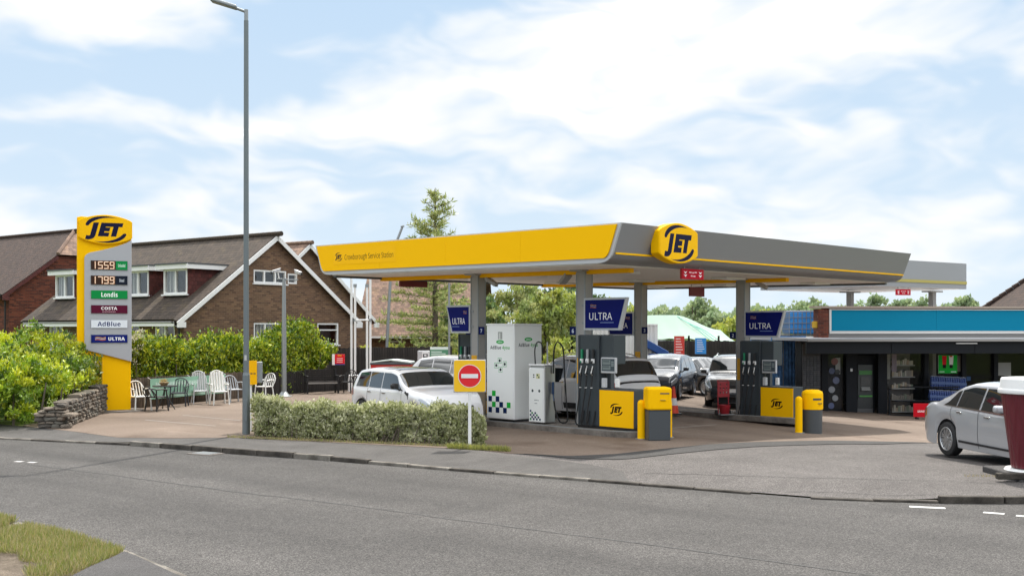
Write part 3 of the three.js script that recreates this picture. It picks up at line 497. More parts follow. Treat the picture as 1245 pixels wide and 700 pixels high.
{
  const p0 = [-5.92, 25.1], p1 = [-.72, 23.15], P = [-5.92, 0, -25.1], t = thing('clipped_hedge', 'low clipped silver-green hedge between pavement and white car', 'hedge', P);
  const tones = [[.24, .27, .09], [.40, .42, .2], [.54, .55, .32], [.32, .35, .13], [.64, .64, .42]];
  const L = rel(hedgeLeaves(p0, p1, 1.15, k => .7 + .05 * Math.sin(k * 23) + .04 * Math.sin(k * 61) + .09 * nz(k * 9, 2, 7) + .05 * nz(k * 26, 5, 3) + .07 * Math.exp(-Math.pow((k - .1) / .09, 2)) - .1 * sst(.93, 1, k), 42000, 1, tones, .1), P);
  foliage(t, 'leaves', lf.shrub, leafDull, L); stemsFor(t, L, 160, .8, .014);
}
function grassPatch(label, P, fn, n, tones, size) { const t = new THREE.InstancedMesh(lf.blade, leafDull, n); t.name = numbered('grass'); for (let i = 0; i < n; i++) { const [x, y, d] = fn(); _e.set(rr(-.7, .7), rr(0, 6.28), rr(-.7, .7)); _q.setFromEuler(_e); _m.compose(_v.set(x, y - .01, -d), _q, _s.setScalar(size * rr(.4, 1.25))); t.setMatrixAt(i, _m); const c = tones[Math.floor(rnd() * tones.length)], b = rr(.75, 1.25); t.setColorAt(i, _c.setRGB(c[0] * b, c[1] * b, c[2] * b)); } t.userData = { label, category: 'grass', kind: 'stuff' }; shadows(t); scene.add(t); }
const gt = [[.24, .27, .05], [.36, .31, .11], [.2, .24, .04], [.42, .35, .17]];
grassPatch('rough dry grass on the near roadside verge', 0, () => { for (;;) { const x = rr(-10, -3.9), d = nearKerb(x) - .1 - Math.pow(rnd(), 1.5) * 3.2, k = nz(x * 1.9, d * 1.9, 6); const dd = nearKerb(x) - d; if (k > -.42 + .62 * sst(.9, 1.8, dd) && !(x > -4.2 && d < 11.9)) return [x, vergeY(x, d), d]; } }, 60000, gt, .62);
grassPatch('tufts of yellowed grass round the foot of the no entry sign', 0, () => { const k = rnd(), q = gauss(); return [lerp(-1.3, -.05, k), 0, lerp(22.25, 21.6, k) + q * .12]; }, 2600, [[.4, .38, .1], [.34, .34, .08], [.24, .28, .05]], .75);
grassPatch('weeds along the foot of the clipped hedge', 0, () => { const k = rnd(); return [lerp(-6.3, -1.2, k), 0, lerp(24.4, 22.45, k) + gauss() * .1]; }, 2600, gt, .5);
grassPatch('lawn beyond the pavement at the left edge', 0, () => { const x = rr(-18.5, -14), d = rr(29.2, 34); return [x, siteY(x, d), d]; }, 5000, [[.2, .3, .03], [.26, .33, .05]], .9);
{ // conifer rising behind the canopy
  const P = at(529, 50, -.3), t = thing('conifer_tree', 'tall sparse conifer with a pointed top behind the yellow canopy', 'tree', P);
  part(t, 'trunk', merge(rod([0, -.3, 0], [0, 5, 0], .17, .1, 8), rod([0, 5, 0], [0, 9.1, 0], .1, .015, 7)), barkMat);
  const limbs = [], nd = [];
  for (let y = 1.2; y < 8.9; y += .29) { const R = 3.0 * (1 - Math.pow((y - .2) / 9.1, 1.6)) + .1; const n = y > 8 ? 3 : 4; for (let i = 0; i < n; i++) {
    const a = rr(0, 6.28), l = R * rr(.6, 1.12), dr = lerp(-.12, .55, (y - 1.2) / 7.6), tip = [Math.cos(a) * l, y + l * dr, Math.sin(a) * l]; limbs.push(rod([0, y, 0], tip, .025, .006, 4));
    const m = Math.round(18 + l * 52); for (let j = 0; j < m; j++) { const k = Math.pow(rnd(), .7), s = .14 * (1.2 - k * .5); const tone = rnd() < .35 ? [.4, .46, .13] : rnd() < .5 ? [.26, .33, .1] : [.5, .5, .2]; nd.push([tip[0] * k + gauss() * s, lerp(y, tip[1], k) + gauss() * s * .6 - .04, tip[2] * k + gauss() * s, rr(.7, 1.4), ...tone, 1.6]); } } }
  part(t, 'limbs', merge(limbs), barkMat); foliage(t, 'crown', leafGeo(.05, .24, .2), needleMat, nd);
}
const TG = 'trees behind the station';
const tones = { light: [[.34, .40, .11], [.42, .46, .16], [.24, .31, .08], [.48, .5, .2]], dark: [[.10, .18, .05], [.15, .23, .07], [.08, .14, .045], [.2, .28, .08]], lime: [[.38, .43, .06], [.46, .48, .09], [.28, .35, .06]], far: [[.28, .37, .2], [.34, .42, .22], [.25, .33, .18], [.38, .45, .22]] };
tree('leafy_tree', 'broad pale green tree seen between the two left canopy columns', at(628, 66, -.6), 6.6, [[0, 3.3, 0, 2.3, 2.0, 2], [-1.6, 2.5, .4, 1.5, 1.6, 1.4], [1.5, 2.3, .6, 1.5, 1.5, 1.4], [.2, 4.8, -.2, 1.3, 1.1, 1.3]], { leaf: lf.tree, clumps: 300, per: 26, spread: .34, size: .8, tones: tones.light }, TG);
tree('leafy_tree', 'dark green tree behind the white supply cabinet and middle column', at(693, 62, -.6), 6.8, [[0, 3.4, 0, 1.9, 2.1, 1.8], [1.3, 2.5, .2, 1.3, 1.6, 1.3], [-1.2, 2.8, .3, 1.2, 1.5, 1.2]], { leaf: lf.tree, clumps: 260, per: 26, spread: .34, size: .8, tones: tones.dark }, TG);
tree('leafy_tree', 'mid green tree behind the middle column blue sign', at(742, 74, -.6), 6, [[0, 3.3, 0, 2.2, 1.5, 1.8], [1.6, 2.4, 0, 1.5, 1.2, 1.4]], { leaf: lf.tree, clumps: 200, per: 24, spread: .36, size: .85, tones: tones.lime }, TG);
tree('leafy_tree', 'green tree behind the conifer and its blue column sign', at(570, 57, -.6), 5.2, [[0, 2.9, 0, 1.5, 1.7, 1.5], [-.8, 2.2, .3, 1.0, 1.2, 1.1], [.8, 3.6, 0, 1.0, .9, 1.0]], { leaf: lf.tree, clumps: 220, per: 24, spread: .34, size: .85, tones: tones.dark.concat(tones.light) }, TG);
tree('leafy_tree', 'tall pale green tree just right of the white supply cabinet', at(662, 58, -.6), 6.2, [[0, 3.2, 0, 1.8, 1.8, 1.6], [-1.2, 2.4, .3, 1.3, 1.4, 1.2], [.9, 4.0, 0, 1.2, 1.0, 1.2]], { leaf: lf.tree, clumps: 240, per: 26, spread: .32, size: .75, tones: tones.light.concat(tones.lime) }, TG);
tree('leafy_tree', 'deep green tree between the near pump column and the slim column', at(722, 64, -.6), 6.2, [[0, 3.1, 0, 1.6, 1.8, 1.5], [1.0, 2.3, .2, 1.2, 1.3, 1.2]], { leaf: lf.tree, clumps: 200, per: 26, spread: .32, size: .8, tones: tones.dark.concat(tones.light) }, TG);
for (const [u, d, h, w, tn, lab] of [[470, 50, 1.9, 1.5, 'lime', 'low green bush over the black fence below the pink roof'], [505, 50.5, 2.0, 1.4, 'light', 'pale bush over the black fence beside the conifer'], [560, 52, 2.1, 1.5, 'lime', 'lime green bush behind the half-hidden dark pump'], [655, 54, 2.1, 2.2, 'lime', 'yellow-green bush behind the white supply cabinet'], [720, 55, 1.9, 1.8, 'light', 'pale shrub behind the near pump']]) {
  const t = thing('shrub', lab, 'shrub', at(u, d, -.3), 0, 'shrubs behind the yard'); const L = crownLeaves([[0, h * .6, 0, w, h * .5, 1], [w * .5, h * .5, .2, w * .6, h * .45, .8], [-w * .6, h * .45, .1, w * .6, h * .42, .8]], 90, 24, .26, .55, tones[tn], .4); foliage(t, 'leaves', lf.tree, leafDull, L); stemsFor(t, L, 14, .8, .03);
}
rnd = mulberry(52);
const farSpots = [[775, 150, 5.2, 5, 'in the gap left of the pale tent roof'], [803, 190, 6.4, 6, 'above the left half of the pale tent roof'], [842, 200, 8.2, 8, 'highest one above the tent roof'], [872, 170, 5.6, 6, 'above the right half of the tent roof'], [893, 130, 4.8, 4.2, 'yellow-green, just left of the right-hand column'], [925, 140, 5.6, 5, 'yellow-green, just right of the right-hand column'], [962, 160, 6.8, 6, 'above the blue caged stack'], [986, 200, 8.4, 7, 'directly left of the shop sign end'], [1012, 210, 6.6, 6, 'over the left end of the blue shop sign'], [1062, 200, 8.6, 6, 'rounded, under the end of the grey canopy'], [1098, 210, 8.6, 5.5, 'under the small red sign of the grey canopy'], [1117, 190, 8.2, 5, 'left of the far canopy column'], [1150, 200, 7.4, 5, 'right of the far canopy column'], [1172, 210, 9.0, 6, 'tallest over the blue shop sign'], [1197, 170, 6.6, 4.5, 'beside the hipped tile roof'], [1030, 230, 7, 7, 'between the shop sign end and far column']];
for (const [u, d, h0, w, lab] of farSpots) { const h = h0 * 1.12;
  const yl = lab.startsWith('yellow'); tree('distant_tree', 'distant hazy green tree ' + lab, at(u, d, -1.6), h + 1, [[0, h * .55, 0, w * .55, h * .42, w * .5], [-w * .4, h * .45, 0, w * .4, h * .34, w * .4], [w * .4, h * .42, 0, w * .4, h * .33, w * .4], [w * .1, h * .8, 0, w * .32, h * .22, w * .3]], { leaf: lf.far, clumps: 130, per: 14, spread: .8, size: d > 160 ? 1.1 : .8, tones: yl ? tones.lime : tones.far, r: .3, shell: .4 }, 'distant trees on the skyline');
}
{ // a continuous belt of woodland below the skyline
  const t = new THREE.InstancedMesh(lf.far, leafDull, 40000); t.name = numbered('distant_woodland'); for (let i = 0; i < 40000; i++) { const u = rr(640, 1290), d = rr(225, 275); _e.set(rr(-1, 1), rr(0, 6.28), rr(-1, 1)); _q.setFromEuler(_e); _m.compose(_v.set(bx_(u, d), -1.6 + Math.pow(rnd(), .7) * (7.9 + 2.4 * nz(u * .03, 3, 1) + 1.6 * nz(u * .11, 5, 2)), -d), _q, _s.setScalar(rr(1.1, 1.9))); t.setMatrixAt(i, _m); const c = tones.far[Math.floor(rnd() * 4)]; t.setColorAt(i, _c.setRGB(...c)); } t.userData = { label: 'belt of distant woodland along the horizon', category: 'woodland', kind: 'stuff' }; shadows(t); scene.add(t);
}

// ================= STATION =================
// canopy frame: local x runs along the grey side (away to the right), local -z along the yellow side (away to the left)
const C0 = [2.07, 0, -23.3], CR = Math.PI / 4, S2 = Math.SQRT1_2;
const loc = (r, l, y = 0) => [2.07 + (r - l) * S2, y, -(23.3 + (r + l) * S2)];
const LW = 10.3, RW = 13.4, CB = 3.8;
const tilt = (g) => { const p = g.attributes.position; for (let i = 0; i < p.count; i++) p.setY(i, p.getY(i) - .0095 * p.getZ(i)); g.computeVertexNormals(); return g; };
const sectionPts = (ins = 0) => {   // the flared section of the canopy, in l (0 = grey side) and height
  const half = [[-.35 + ins, .83 - ins], [-.12 + ins, .22]]; for (let i = 1; i <= 6; i++) { const t = i / 6, a = 1 - t; half.push([a * a * -.12 + 2 * a * t * -.05 + t * t * .3 + ins * (1 - t), a * a * .22 + 2 * a * t * .0 + t * t * 0 + ins * t]); }
  return [...half, ...half.map(([l, y]) => [LW - l, y]).reverse()];
};
{
  const t = thing('canopy', 'large forecourt canopy with yellow side fascia, grey front and beige underside', 'canopy', C0, CR);
  const sec = (ins, depth, x) => { const g = prism(sectionPts(ins).map(([l, y]) => [l, y + CB]), depth); g.rotateY(Math.PI / 2); g.translate(x, 0, 0); return tilt(flat(g)); };  // (l, y, depth) -> (x, y, -l)
  part(t, 'fascia_body', sec(0, RW, 0), M.fasciaGrey);
  part(t, 'end_frame', sec(0, .05, -.052), M.silver, 'pale grey rim around the yellow fascia');
  // yellow fascia in panels with fine joints
  const ins = .085, y0 = .1, y1 = .83 - .03, edge = (y) => -.35 + (.83 - y) * (.23 / .61) + ins;
  const n = 4; for (let i = 0; i < n; i++) {
    const L0 = i === 0 ? null : LW * i / n + .002, L1 = i === n - 1 ? null : LW * (i + 1) / n - .002;
    const sh = new THREE.Shape(); const a0 = L0 ?? edge(y0) + .12, a1 = L0 ?? edge(y1), b1 = L1 ?? LW - edge(y1), b0 = L1 ?? LW - edge(y0) - .12;
    sh.moveTo(a0, y0); sh.lineTo(b0, y0); if (L1 === null) sh.quadraticCurveTo(LW - edge(y0), y0, LW - edge(y0 + .2), y0 + .2); sh.lineTo(b1, y1); sh.lineTo(a1, y1); if (L0 === null) { sh.lineTo(edge(y0 + .2), y0 + .2); sh.quadraticCurveTo(edge(y0), y0, a0, y0); }
    const g = new THREE.ExtrudeGeometry(sh, { depth: .03, bevelEnabled: false }); g.translate(0, CB, 0); g.rotateY(Math.PI / 2); g.translate(-.085, 0, 0); part(t, 'yellow_panel', tilt(flat(g)), M.yellow);
  }
  part(t, 'yellow_stripe', merge(tilt(box(RW - .1, .035, .03, RW / 2, CB + .2, .125))), M.yellow, 'thin yellow stripe along the grey fascia');
  // underside of long metal sheets with shadow gaps
  for (let i = 0; i < 16; i++) part(t, 'soffit_panel', tilt(box(RW / 16 - .012, .02, LW - .75, RW * (i + .5) / 16, CB - .012, -LW / 2)), M.soffit);
  for (const r of [1.73, 8.42]) part(t, 'yellow_beam', tilt(box(.16, .1, LW - 1.2, r, CB - .075, -LW / 2 - .2)), M.yellowFlat);
  part(t, 'edge_gutter', merge(tilt(box(RW - .1, .1, .12, RW / 2, CB - .03, -LW + .42)), tilt(box(.12, .1, LW - .8, RW - .08, CB - .03, -LW / 2))), M.darkGrey, 'dark gutter along the far edges');
  const rc = []; for (let i = 0; i < 3; i++) for (let j = 0; j < 3; j++) { const x = 1.2 + i * 4.6 + 1.6, z = -2 - j * 3.1; part(t, 'light_fitting', tilt(box(.9, .05, .5, x, CB - .05, z)), M.white); }
  // lettering on the yellow fascia: small mark and the station name
  const tx = canvas(1024, 160, (c) => { c.fillStyle = '#fcc003'; c.fillRect(0, 0, 1024, 160); jetMark(c, 90, 80, 130, '#2a2320'); c.fillStyle = '#3a2c10'; fit(c, 'Crowborough Service Station', 190, 88, 800, 74, ''); });
  const m = flatPrint(tx, .55);
  const pg = place(new THREE.PlaneGeometry(2.7, .42), -.0895, CB + .47, -8.4, 0, -Math.PI / 2); part(t, 'name_lettering', tilt(pg), m, 'small dark emblem and station name on yellow');
}
function jetOutline(w, h) { const s = new THREE.Shape(), a = w / 2, b = h / 2; s.moveTo(-a, -b * .52); s.lineTo(-a, b * .52); s.bezierCurveTo(-a, b * .66, -a * .45, b, 0, b); s.bezierCurveTo(a * .45, b, a, b * .66, a, b * .52); s.lineTo(a, -b * .52); s.bezierCurveTo(a, -b * .66, a * .45, -b, 0, -b); s.bezierCurveTo(-a * .45, -b, -a, -b * .66, -a, -b * .52); return s; }
const inUV = (g, w, h) => { const p = g.attributes.position, uv = g.attributes.uv; for (let i = 0; i < p.count; i++) uv.setXY(i, p.getX(i) / w + .5, p.getY(i) / h + .5); return g; };
const jetSignTex = canvas(512, 320, (c) => { c.fillStyle = '#fcc003'; c.fillRect(0, 0, 512, 320); jetMark(c, 256, 160, 440); });
const jetPrint = flatPrint(jetSignTex, .5);
{
  const t = thing('hexagonal_sign', 'yellow hexagonal JET sign mounted on the grey canopy front', 'sign', loc(1.85, -.28, 4.29), CR), w = 1.4, h = .86;
  part(t, 'sign_case', new THREE.ExtrudeGeometry(jetOutline(w, h), { depth: .2, bevelEnabled: true, bevelSize: .015, bevelThickness: .015, bevelSegments: 2, curveSegments: 20 }).translate(0, 0, -.06), M.yellow);
  part(t, 'face', inUV(new THREE.ShapeGeometry(jetOutline(w * .985, h * .985), 20), w, h).translate(0, 0, .16), jetPrint, 'navy JET lettering between two swooshes on yellow');
}
const arrowTex = canvas(512, 136, (c) => { c.fillStyle = '#b50d26'; c.fillRect(0, 0, 512, 136); c.fillStyle = '#fff'; for (const x of [80, 432]) for (const y of [30, 72]) { c.beginPath(); c.moveTo(x - 44, y); c.lineTo(x, y + 12); c.lineTo(x + 44, y); c.lineTo(x, y + 38); c.fill(); } c.fillStyle = '#f0c4c8'; for (const [x, y, w] of [[165, 36, 60], [238, 40, 44], [292, 34, 58], [205, 84, 46], [262, 86, 52]]) c.fillRect(x, y, w, 18); });
function redSign(label, pos, ry, w, h, print) { const t = thing('lane_sign', label, 'sign', pos, ry, 'red lane signs under the canopies'); part(t, 'panel', box(w, h, .05, 0, 0, 0), print ? M.red : M.darkRed); if (print) part(t, 'print', place(new THREE.PlaneGeometry(w - .01, h - .01), 0, 0, .028), flatPrint(arrowTex)); for (const x of [-w * .35, w * .35]) part(t, 'hanger', rod([x, h / 2, 0], [x, h / 2 + .1, 0], .012), M.steel); return t; }
redSign('red lane sign with white arrows below the yellow hexagonal sign', loc(3.08, .1, 3.67), CR, .86, .24, true);
redSign('plain red back of a lane sign under the far left canopy edge', loc(3.0, LW - .25, 3.76), CR, 1.05, .24, false);
redSign('plain red back of a lane sign under the canopy, right of the right-hand column', loc(11.4, LW - 4.4, 3.6), CR, .8, .3, false);
redSign('small red lane sign with arrows under the far right canopy', [12.75, 3.6, -35.9], .2, .52, .19, true);
// columns
function column(label, r, l, plates) {
  const y = ground(loc(r, l)[0], -loc(r, l)[2]), h = CB + .0095 * l - y, t = thing('canopy_column', label, 'column', loc(r, l, y), CR, 'columns of the main canopy');
  part(t, 'shaft', rbox(.27, h - .05, .27, 0, (h - .05) / 2, 0, .018, 2), M.column);
  part(t, 'corner_strip', merge(...[[-1, 1], [-1, -1], [1, 1]].map(([a, b]) => box(.03, h - .1, .03, a * .128, (h - .1) / 2 + .01, b * .128))), M.galv);
  part(t, 'top_plate', box(.62, .05, .4, 0, h - .035, 0), M.column); part(t, 'base_plate', box(.38, .03, .38, 0, .12, 0), M.galv);
  for (const b of [[-.15, -.15], [.15, .15], [-.15, .15], [.15, -.15]]) part(t, 'bolt', cyl(.016, .016, .04, b[0], .15, b[1], 6), M.galv);
  const yp = new THREE.MeshStandardMaterial({ map: canvas(64, 256, (c) => { c.fillStyle = '#edaf1e'; c.fillRect(0, 0, 64, 256); c.fillStyle = '#b57c08'; for (let k = 0; k < 9; k++) c.fillRect(12, 20 + k * 25, 40 - (k % 3) * 8, 6); }), roughness: .5, side: THREE.DoubleSide });
  part(t, 'notice_plate', box(.012, .6, .19, -.146, 1.42, 0), yp, 'narrow yellow notice plate');
  for (const [side, num] of plates) { const g = board(t, 'number_plate', .2, .2, .02, canvas(64, 64, (c) => { c.fillStyle = '#0c1a52'; c.fillRect(0, 0, 64, 64); c.fillStyle = '#dfe6f2'; c.font = 'bold 42px sans-serif'; c.textAlign = 'center'; c.textBaseline = 'middle'; c.fillText(num, 32, 34); }), -.13, 2.36, side * .25, -Math.PI / 2, M.navy); }
  return t;
}
column('canopy column at the near pump, carrying a large blue sign', 1.73, 2.23, [[-1, '6']]);
column('canopy column left, behind the no entry sign', 1.73, 5.9, [[-1, '8'], [1, '7']]);
column('slim canopy column behind the near pump, between two blue plates', 8.42, 5.83, [[-1, '4'], [1, '3']]);
column('canopy column at the right-hand pump with blue sign', 8.42, 2.2, [[-1, '2']]);
for (const [r, l, s, lab] of [[1.73, 5.55, 1, 'floodlight at the head of the left column'], [1.73, 2.75, -1, 'floodlight beside the head of the near pump column'], [8.6, 1.85, 1, 'small floodlight at the head of the right-hand column']]) {
  const t = thing('floodlight', lab, 'floodlight', loc(r, l, 3.62), CR + s * .3, 'floodlights under the canopy'); part(t, 'housing', rbox(.2, .1, .34, 0, 0, s * .12, .02, 2, s * .55), M.column); part(t, 'lens', box(.17, .01, .3, 0, -.05, s * .14, s * .55), M.winGlass); part(t, 'bracket', rod([0, .02, 0], [0, .14, -s * .12], .018), M.galv);
}
// blue signs on the columns
const ultraTex = (flip) => canvas(512, 288, (c) => { c.fillStyle = '#0a1668'; c.fillRect(0, 0, 512, 288); c.fillStyle = '#fff'; fit(c, 'ULTRA', flip ? 120 : 50, 168, 300, 96, ''); c.fillStyle = '#9fb4e0'; c.fillRect(flip ? 120 : 200, 226, 170, 5); c.save(); c.translate(flip ? 420 : 110, 74); c.scale(.62, .62); c.lineWidth = 7; for (const [k, col] of [[-22, '#e7a23a'], [0, '#c0c4d6'], [20, '#e07a3a']]) { c.strokeStyle = col; c.beginPath(); c.moveTo(-62, k - 8); c.bezierCurveTo(-20, k - 30, 16, k + 14, 62, k - 12); c.stroke(); } c.restore(); });
const ultraA = flatPrint(ultraTex(false)), ultraB = flatPrint(ultraTex(true));
function ultra(label, r, l, w, h, yc, dir, side) {   // dir +1 reaches towards the road, -1 away
  const t = thing('column_sign', label, 'sign', loc(r, l, yc), CR, 'blue column signs'), k = dir > 0 ? 1 : -1, sl = .2;
  const pts = (e, s2) => [[-e, -h / 2 - e], [w - sl + e - s2, -h / 2 - e], [w + e - s2 * .4, h / 2 + e], [-e, h / 2 + e]];
  const sh = (q) => new THREE.Shape(q.map(p => new THREE.Vector2(p[0] * k, p[1])));
  const fr = new THREE.ExtrudeGeometry(sh(pts(.035, 0)), { depth: .1, bevelEnabled: false }).translate(0, 0, -.05); fr.rotateY(-Math.PI / 2); part(t, 'frame', fr, M.silver);
  for (const f of [-1, 1]) { const g = new THREE.ShapeGeometry(sh(pts(-.012, 0))), p = g.attributes.position, uv = g.attributes.uv; for (let i = 0; i < p.count; i++) uv.setXY(i, f > 0 ? (k > 0 ? p.getX(i) / w : 1 + p.getX(i) / w) : (k > 0 ? 1 - p.getX(i) / w : -p.getX(i) / w), p.getY(i) / h + .5); g.translate(0, 0, .054 * f); g.rotateY(-Math.PI / 2); part(t, 'face', g, k > 0 ? ultraA : ultraB, 'blue printed face with white ULTRA lettering'); }
  part(t, 'arm', merge(box(.05, .05, .12, 0, h * .3, -k * .06), box(.05, .05, .12, 0, -h * .3, -k * .06)), M.galv); return t;
}
ultra('large blue ULTRA sign on the near pump column', 1.6, 2.06, 1.22, .68, 2.75, 1);
ultra('blue ULTRA sign reaching left from the column behind the no entry sign', 1.6, 6.06, .86, .66, 2.66, -1);
ultra('blue ULTRA sign partly hidden behind the near pump column sign', 8.3, 6.0, 1.1, .66, 2.56, -1);
ultra('blue ULTRA sign on the right-hand pump column', 8.3, 2.02, 1.2, .66, 2.54, 1);
// second canopy behind
{
  const a = [13.1, 37.5], b = [16.4, 39.8], t = thing('canopy', 'smaller pale grey canopy with dull yellow stripe beyond the shop', 'canopy', [a[0], 0, -a[1]], Math.atan2(b[1] - a[1], b[0] - a[0])), w = Math.hypot(b[0] - a[0], b[1] - a[1]);
  part(t, 'fascia', merge(box(w + 1.2, .92, .06, w / 2 - .6, 4.3, 0), box(.06, .92, 5, w, 4.3, -2.5), box(.06, .92, 5, -1.2, 4.3, -2.5), box(w + 1.2, .92, .06, w / 2 - .6, 4.3, -5)), std([.29, .3, .32], .5)); part(t, 'stripe', box(w + 1.2, .1, .02, w / 2 - .6, 4.06, .042), std([.42, .36, .1], .6)); part(t, 'soffit', box(w + 1.1, .04, 4.9, w / 2 - .6, 3.86, -2.5), M.soffit); part(t, 'roof_deck', box(w + 1.1, .04, 4.9, w / 2 - .6, 4.68, -2.5), M.greyPanel);
  for (const [u, d, lab] of [[1034, 40.6, 'slim grey column rising behind the left end of the shop sign'], [1134, 40.0, 'slim grey column rising behind the middle of the shop sign']]) { const c = thing('canopy_column', lab, 'column', at(u, d, -.6), .6, 'columns of the small canopy'); part(c, 'shaft', rbox(.2, 4.38, .2, 0, 2.19, 0, .015), M.column); part(c, 'top_plate', box(.7, .05, .4, 0, 4.36, 0), M.column); }
}

// ---------- islands ----------
function island(label, r, l0, l1, w) {
  const [x, , z] = loc(r, (l0 + l1) / 2), y = ground(x, -z), t = thing('pump_island', label, 'kerb island', [x, y, z], CR, 'raised pump islands'), L = l1 - l0;
  const s = new THREE.Shape(); const a = w / 2, b = L / 2; s.moveTo(-a, -b + a); s.absarc(0, -b + a, a, Math.PI, 2 * Math.PI); s.lineTo(a, b - a); s.absarc(0, b - a, a, 0, Math.PI); s.lineTo(-a, -b + a);
  const g = new THREE.ExtrudeGeometry(s, { depth: .12, bevelEnabled: true, bevelSize: .012, bevelThickness: .015, bevelSegments: 2, curveSegments: 12 }); g.rotateX(-Math.PI / 2); part(t, 'slab', meterUV(g), M.concrete); part(t, 'steel_edge', meterUV(place(new THREE.ExtrudeGeometry((() => { const q = s.clone(); const h = new THREE.Path(); h.moveTo(-a + .03, -b + a); h.absarc(0, -b + a, a - .03, Math.PI, 2 * Math.PI); h.lineTo(a - .03, b - a); h.absarc(0, b - a, a - .03, 0, Math.PI); q.holes.push(h); return q; })(), { depth: .02, bevelEnabled: false, curveSegments: 12 }), 0, .13, 0, -Math.PI / 2)), M.galv);
  return t;
}
island('raised island under the near pump and white supply cabinet', 1.7, .0, 7.6, 1.6);
island('raised island under the right-hand pump', 8.25, .0, 7.2, 1.2);
// ---------- pumps ----------
const panelTex = canvas(512, 416, (c) => { c.fillStyle = '#fcc003'; c.fillRect(0, 0, 512, 416); jetMark(c, 260, 215, 210, '#26190c'); });
const panelMat = flatPrint(panelTex, .5);
const screenTex = canvas(256, 160, (c) => { c.fillStyle = '#4a5258'; c.fillRect(0, 0, 256, 160); c.fillStyle = '#76807f'; c.fillRect(16, 14, 160, 60); c.fillRect(16, 86, 160, 56); c.fillStyle = '#333a40'; for (let i = 0; i < 4; i++) { c.fillRect(30, 24 + i * 12 + (i > 1 ? 48 : 0), 120, 5); } c.fillStyle = '#8b9696'; for (let i = 0; i < 9; i++) c.fillRect(192 + (i % 3) * 18, 30 + Math.floor(i / 3) * 24, 13, 18); });
const nozzleCol = [M.pumpGreen = std([.01, .22, .10], .4), std([.35, .36, .37], .4), M.black];
function pump(label, pos, ry) {
  const t = thing('fuel_pump', label, 'fuel pump', pos, ry, 'fuel pumps');
  part(t, 'plinth', box(.5, .06, 1.66, .28, .03, -.83), M.black);
  part(t, 'hose_tower', merge(rbox(.5, 2.08, .62, .29, 1.1, -1.33, .02, 2), rbox(.03, 2.06, .05, .035, 1.1, -1.035, .008, 1), rbox(.03, 2.06, .05, .035, 1.1, -1.625, .008, 1)), M.pumpGrey);
  part(t, 'cabinet', rbox(.52, .86, 1.0, .28, .49, -.51, .02, 2), M.pumpGrey);
  part(t, 'head', rbox(.44, .66, .4, .3, 1.80, -.83, .02, 2), M.pumpGrey);
  part(t, 'upright', box(.12, .62, .12, .3, 1.2, -.9), M.darkGrey);
  part(t, 'logo_panel', place(new THREE.PlaneGeometry(.96, .8), .012, .48, -.5, 0, -Math.PI / 2), panelMat, 'yellow lower panel with small dark JET mark');
  part(t, 'panel_edge', box(.02, .82, .98, .0245, .48, -.5), M.yellowFlat);
  part(t, 'display', merge(rbox(.07, .36, .44, .055, 1.45, -.74, .02, 2)), M.greyPlastic); part(t, 'screen', place(new THREE.PlaneGeometry(.38, .28), .0185, 1.46, -.74, 0, -Math.PI / 2), flatPrint(screenTex, .25));
  part(t, 'card_reader', rbox(.1, .22, .1, .06, 1.05, -.88, .015), M.greyPlastic); part(t, 'receipt_slot', rbox(.08, .2, .09, .06, 1.06, -.5, .015), M.white);
  const nozzle = (z, k, x, y) => {
    const g = new THREE.Group(); g.name = 'nozzle'; g.position.set(x, y, z); t.add(g);
    part(g, 'grip', merge(rbox(.06, .24, .055, 0, .17, 0, .02, 2), rod([0, .05, 0], [-.06, -.02, 0], .022, .02, 8)), nozzleCol[k]); part(g, 'label_block', rbox(.055, .1, .075, -.012, .02, 0, .01), M.white);
    part(g, 'spout', merge(rod([-.02, -.1, 0], [-.1, -.26, .02], .02, .016, 8), rod([-.1, -.26, .02], [-.06, -.3, .02], .016, .014, 8)), M.steel); part(g, 'trigger_guard', place(new THREE.TorusGeometry(.05, .01, 6, 12), -.05, -.16, 0), M.black);
  };
  for (let k = 0; k < 3; k++) { const z = -1.5 + k * .17; nozzle(z, k, -.005, 1.52); part(t, 'hose', tube([[-.02, 1.28, z], [-.06, .95, z - .01], [-.1, .45, z - .05 - k * .015], [-.1, .1, z - .1], [-.03, .06, z - .02], [.03, .4, z + .03]], .016, 28, 6), M.rubber); part(t, 'hose_ring', place(new THREE.TorusGeometry(.02, .009, 6, 10), -.065, .93, z, Math.PI / 2), M.white); }
  return t;
}
const pg1 = loc(1.16, .3), pg2 = loc(7.86, .3);
pump('near fuel pump with yellow JET panel beside the litter bin', [pg1[0], .13, pg1[2]], CR);
pump('right-hand fuel pump with yellow JET panel near the shop', [pg2[0], ground(pg2[0], -pg2[2]) + .13, pg2[2]], CR);
{ const q = loc(1.95, 5.3); pump('dark fuel pump behind the no entry sign at the left column', [q[0], .13, q[2]], CR); const r = loc(7.86, 6.0); pump('far fuel pump mostly hidden behind the near pump', [r[0], .05, r[2]], CR); }
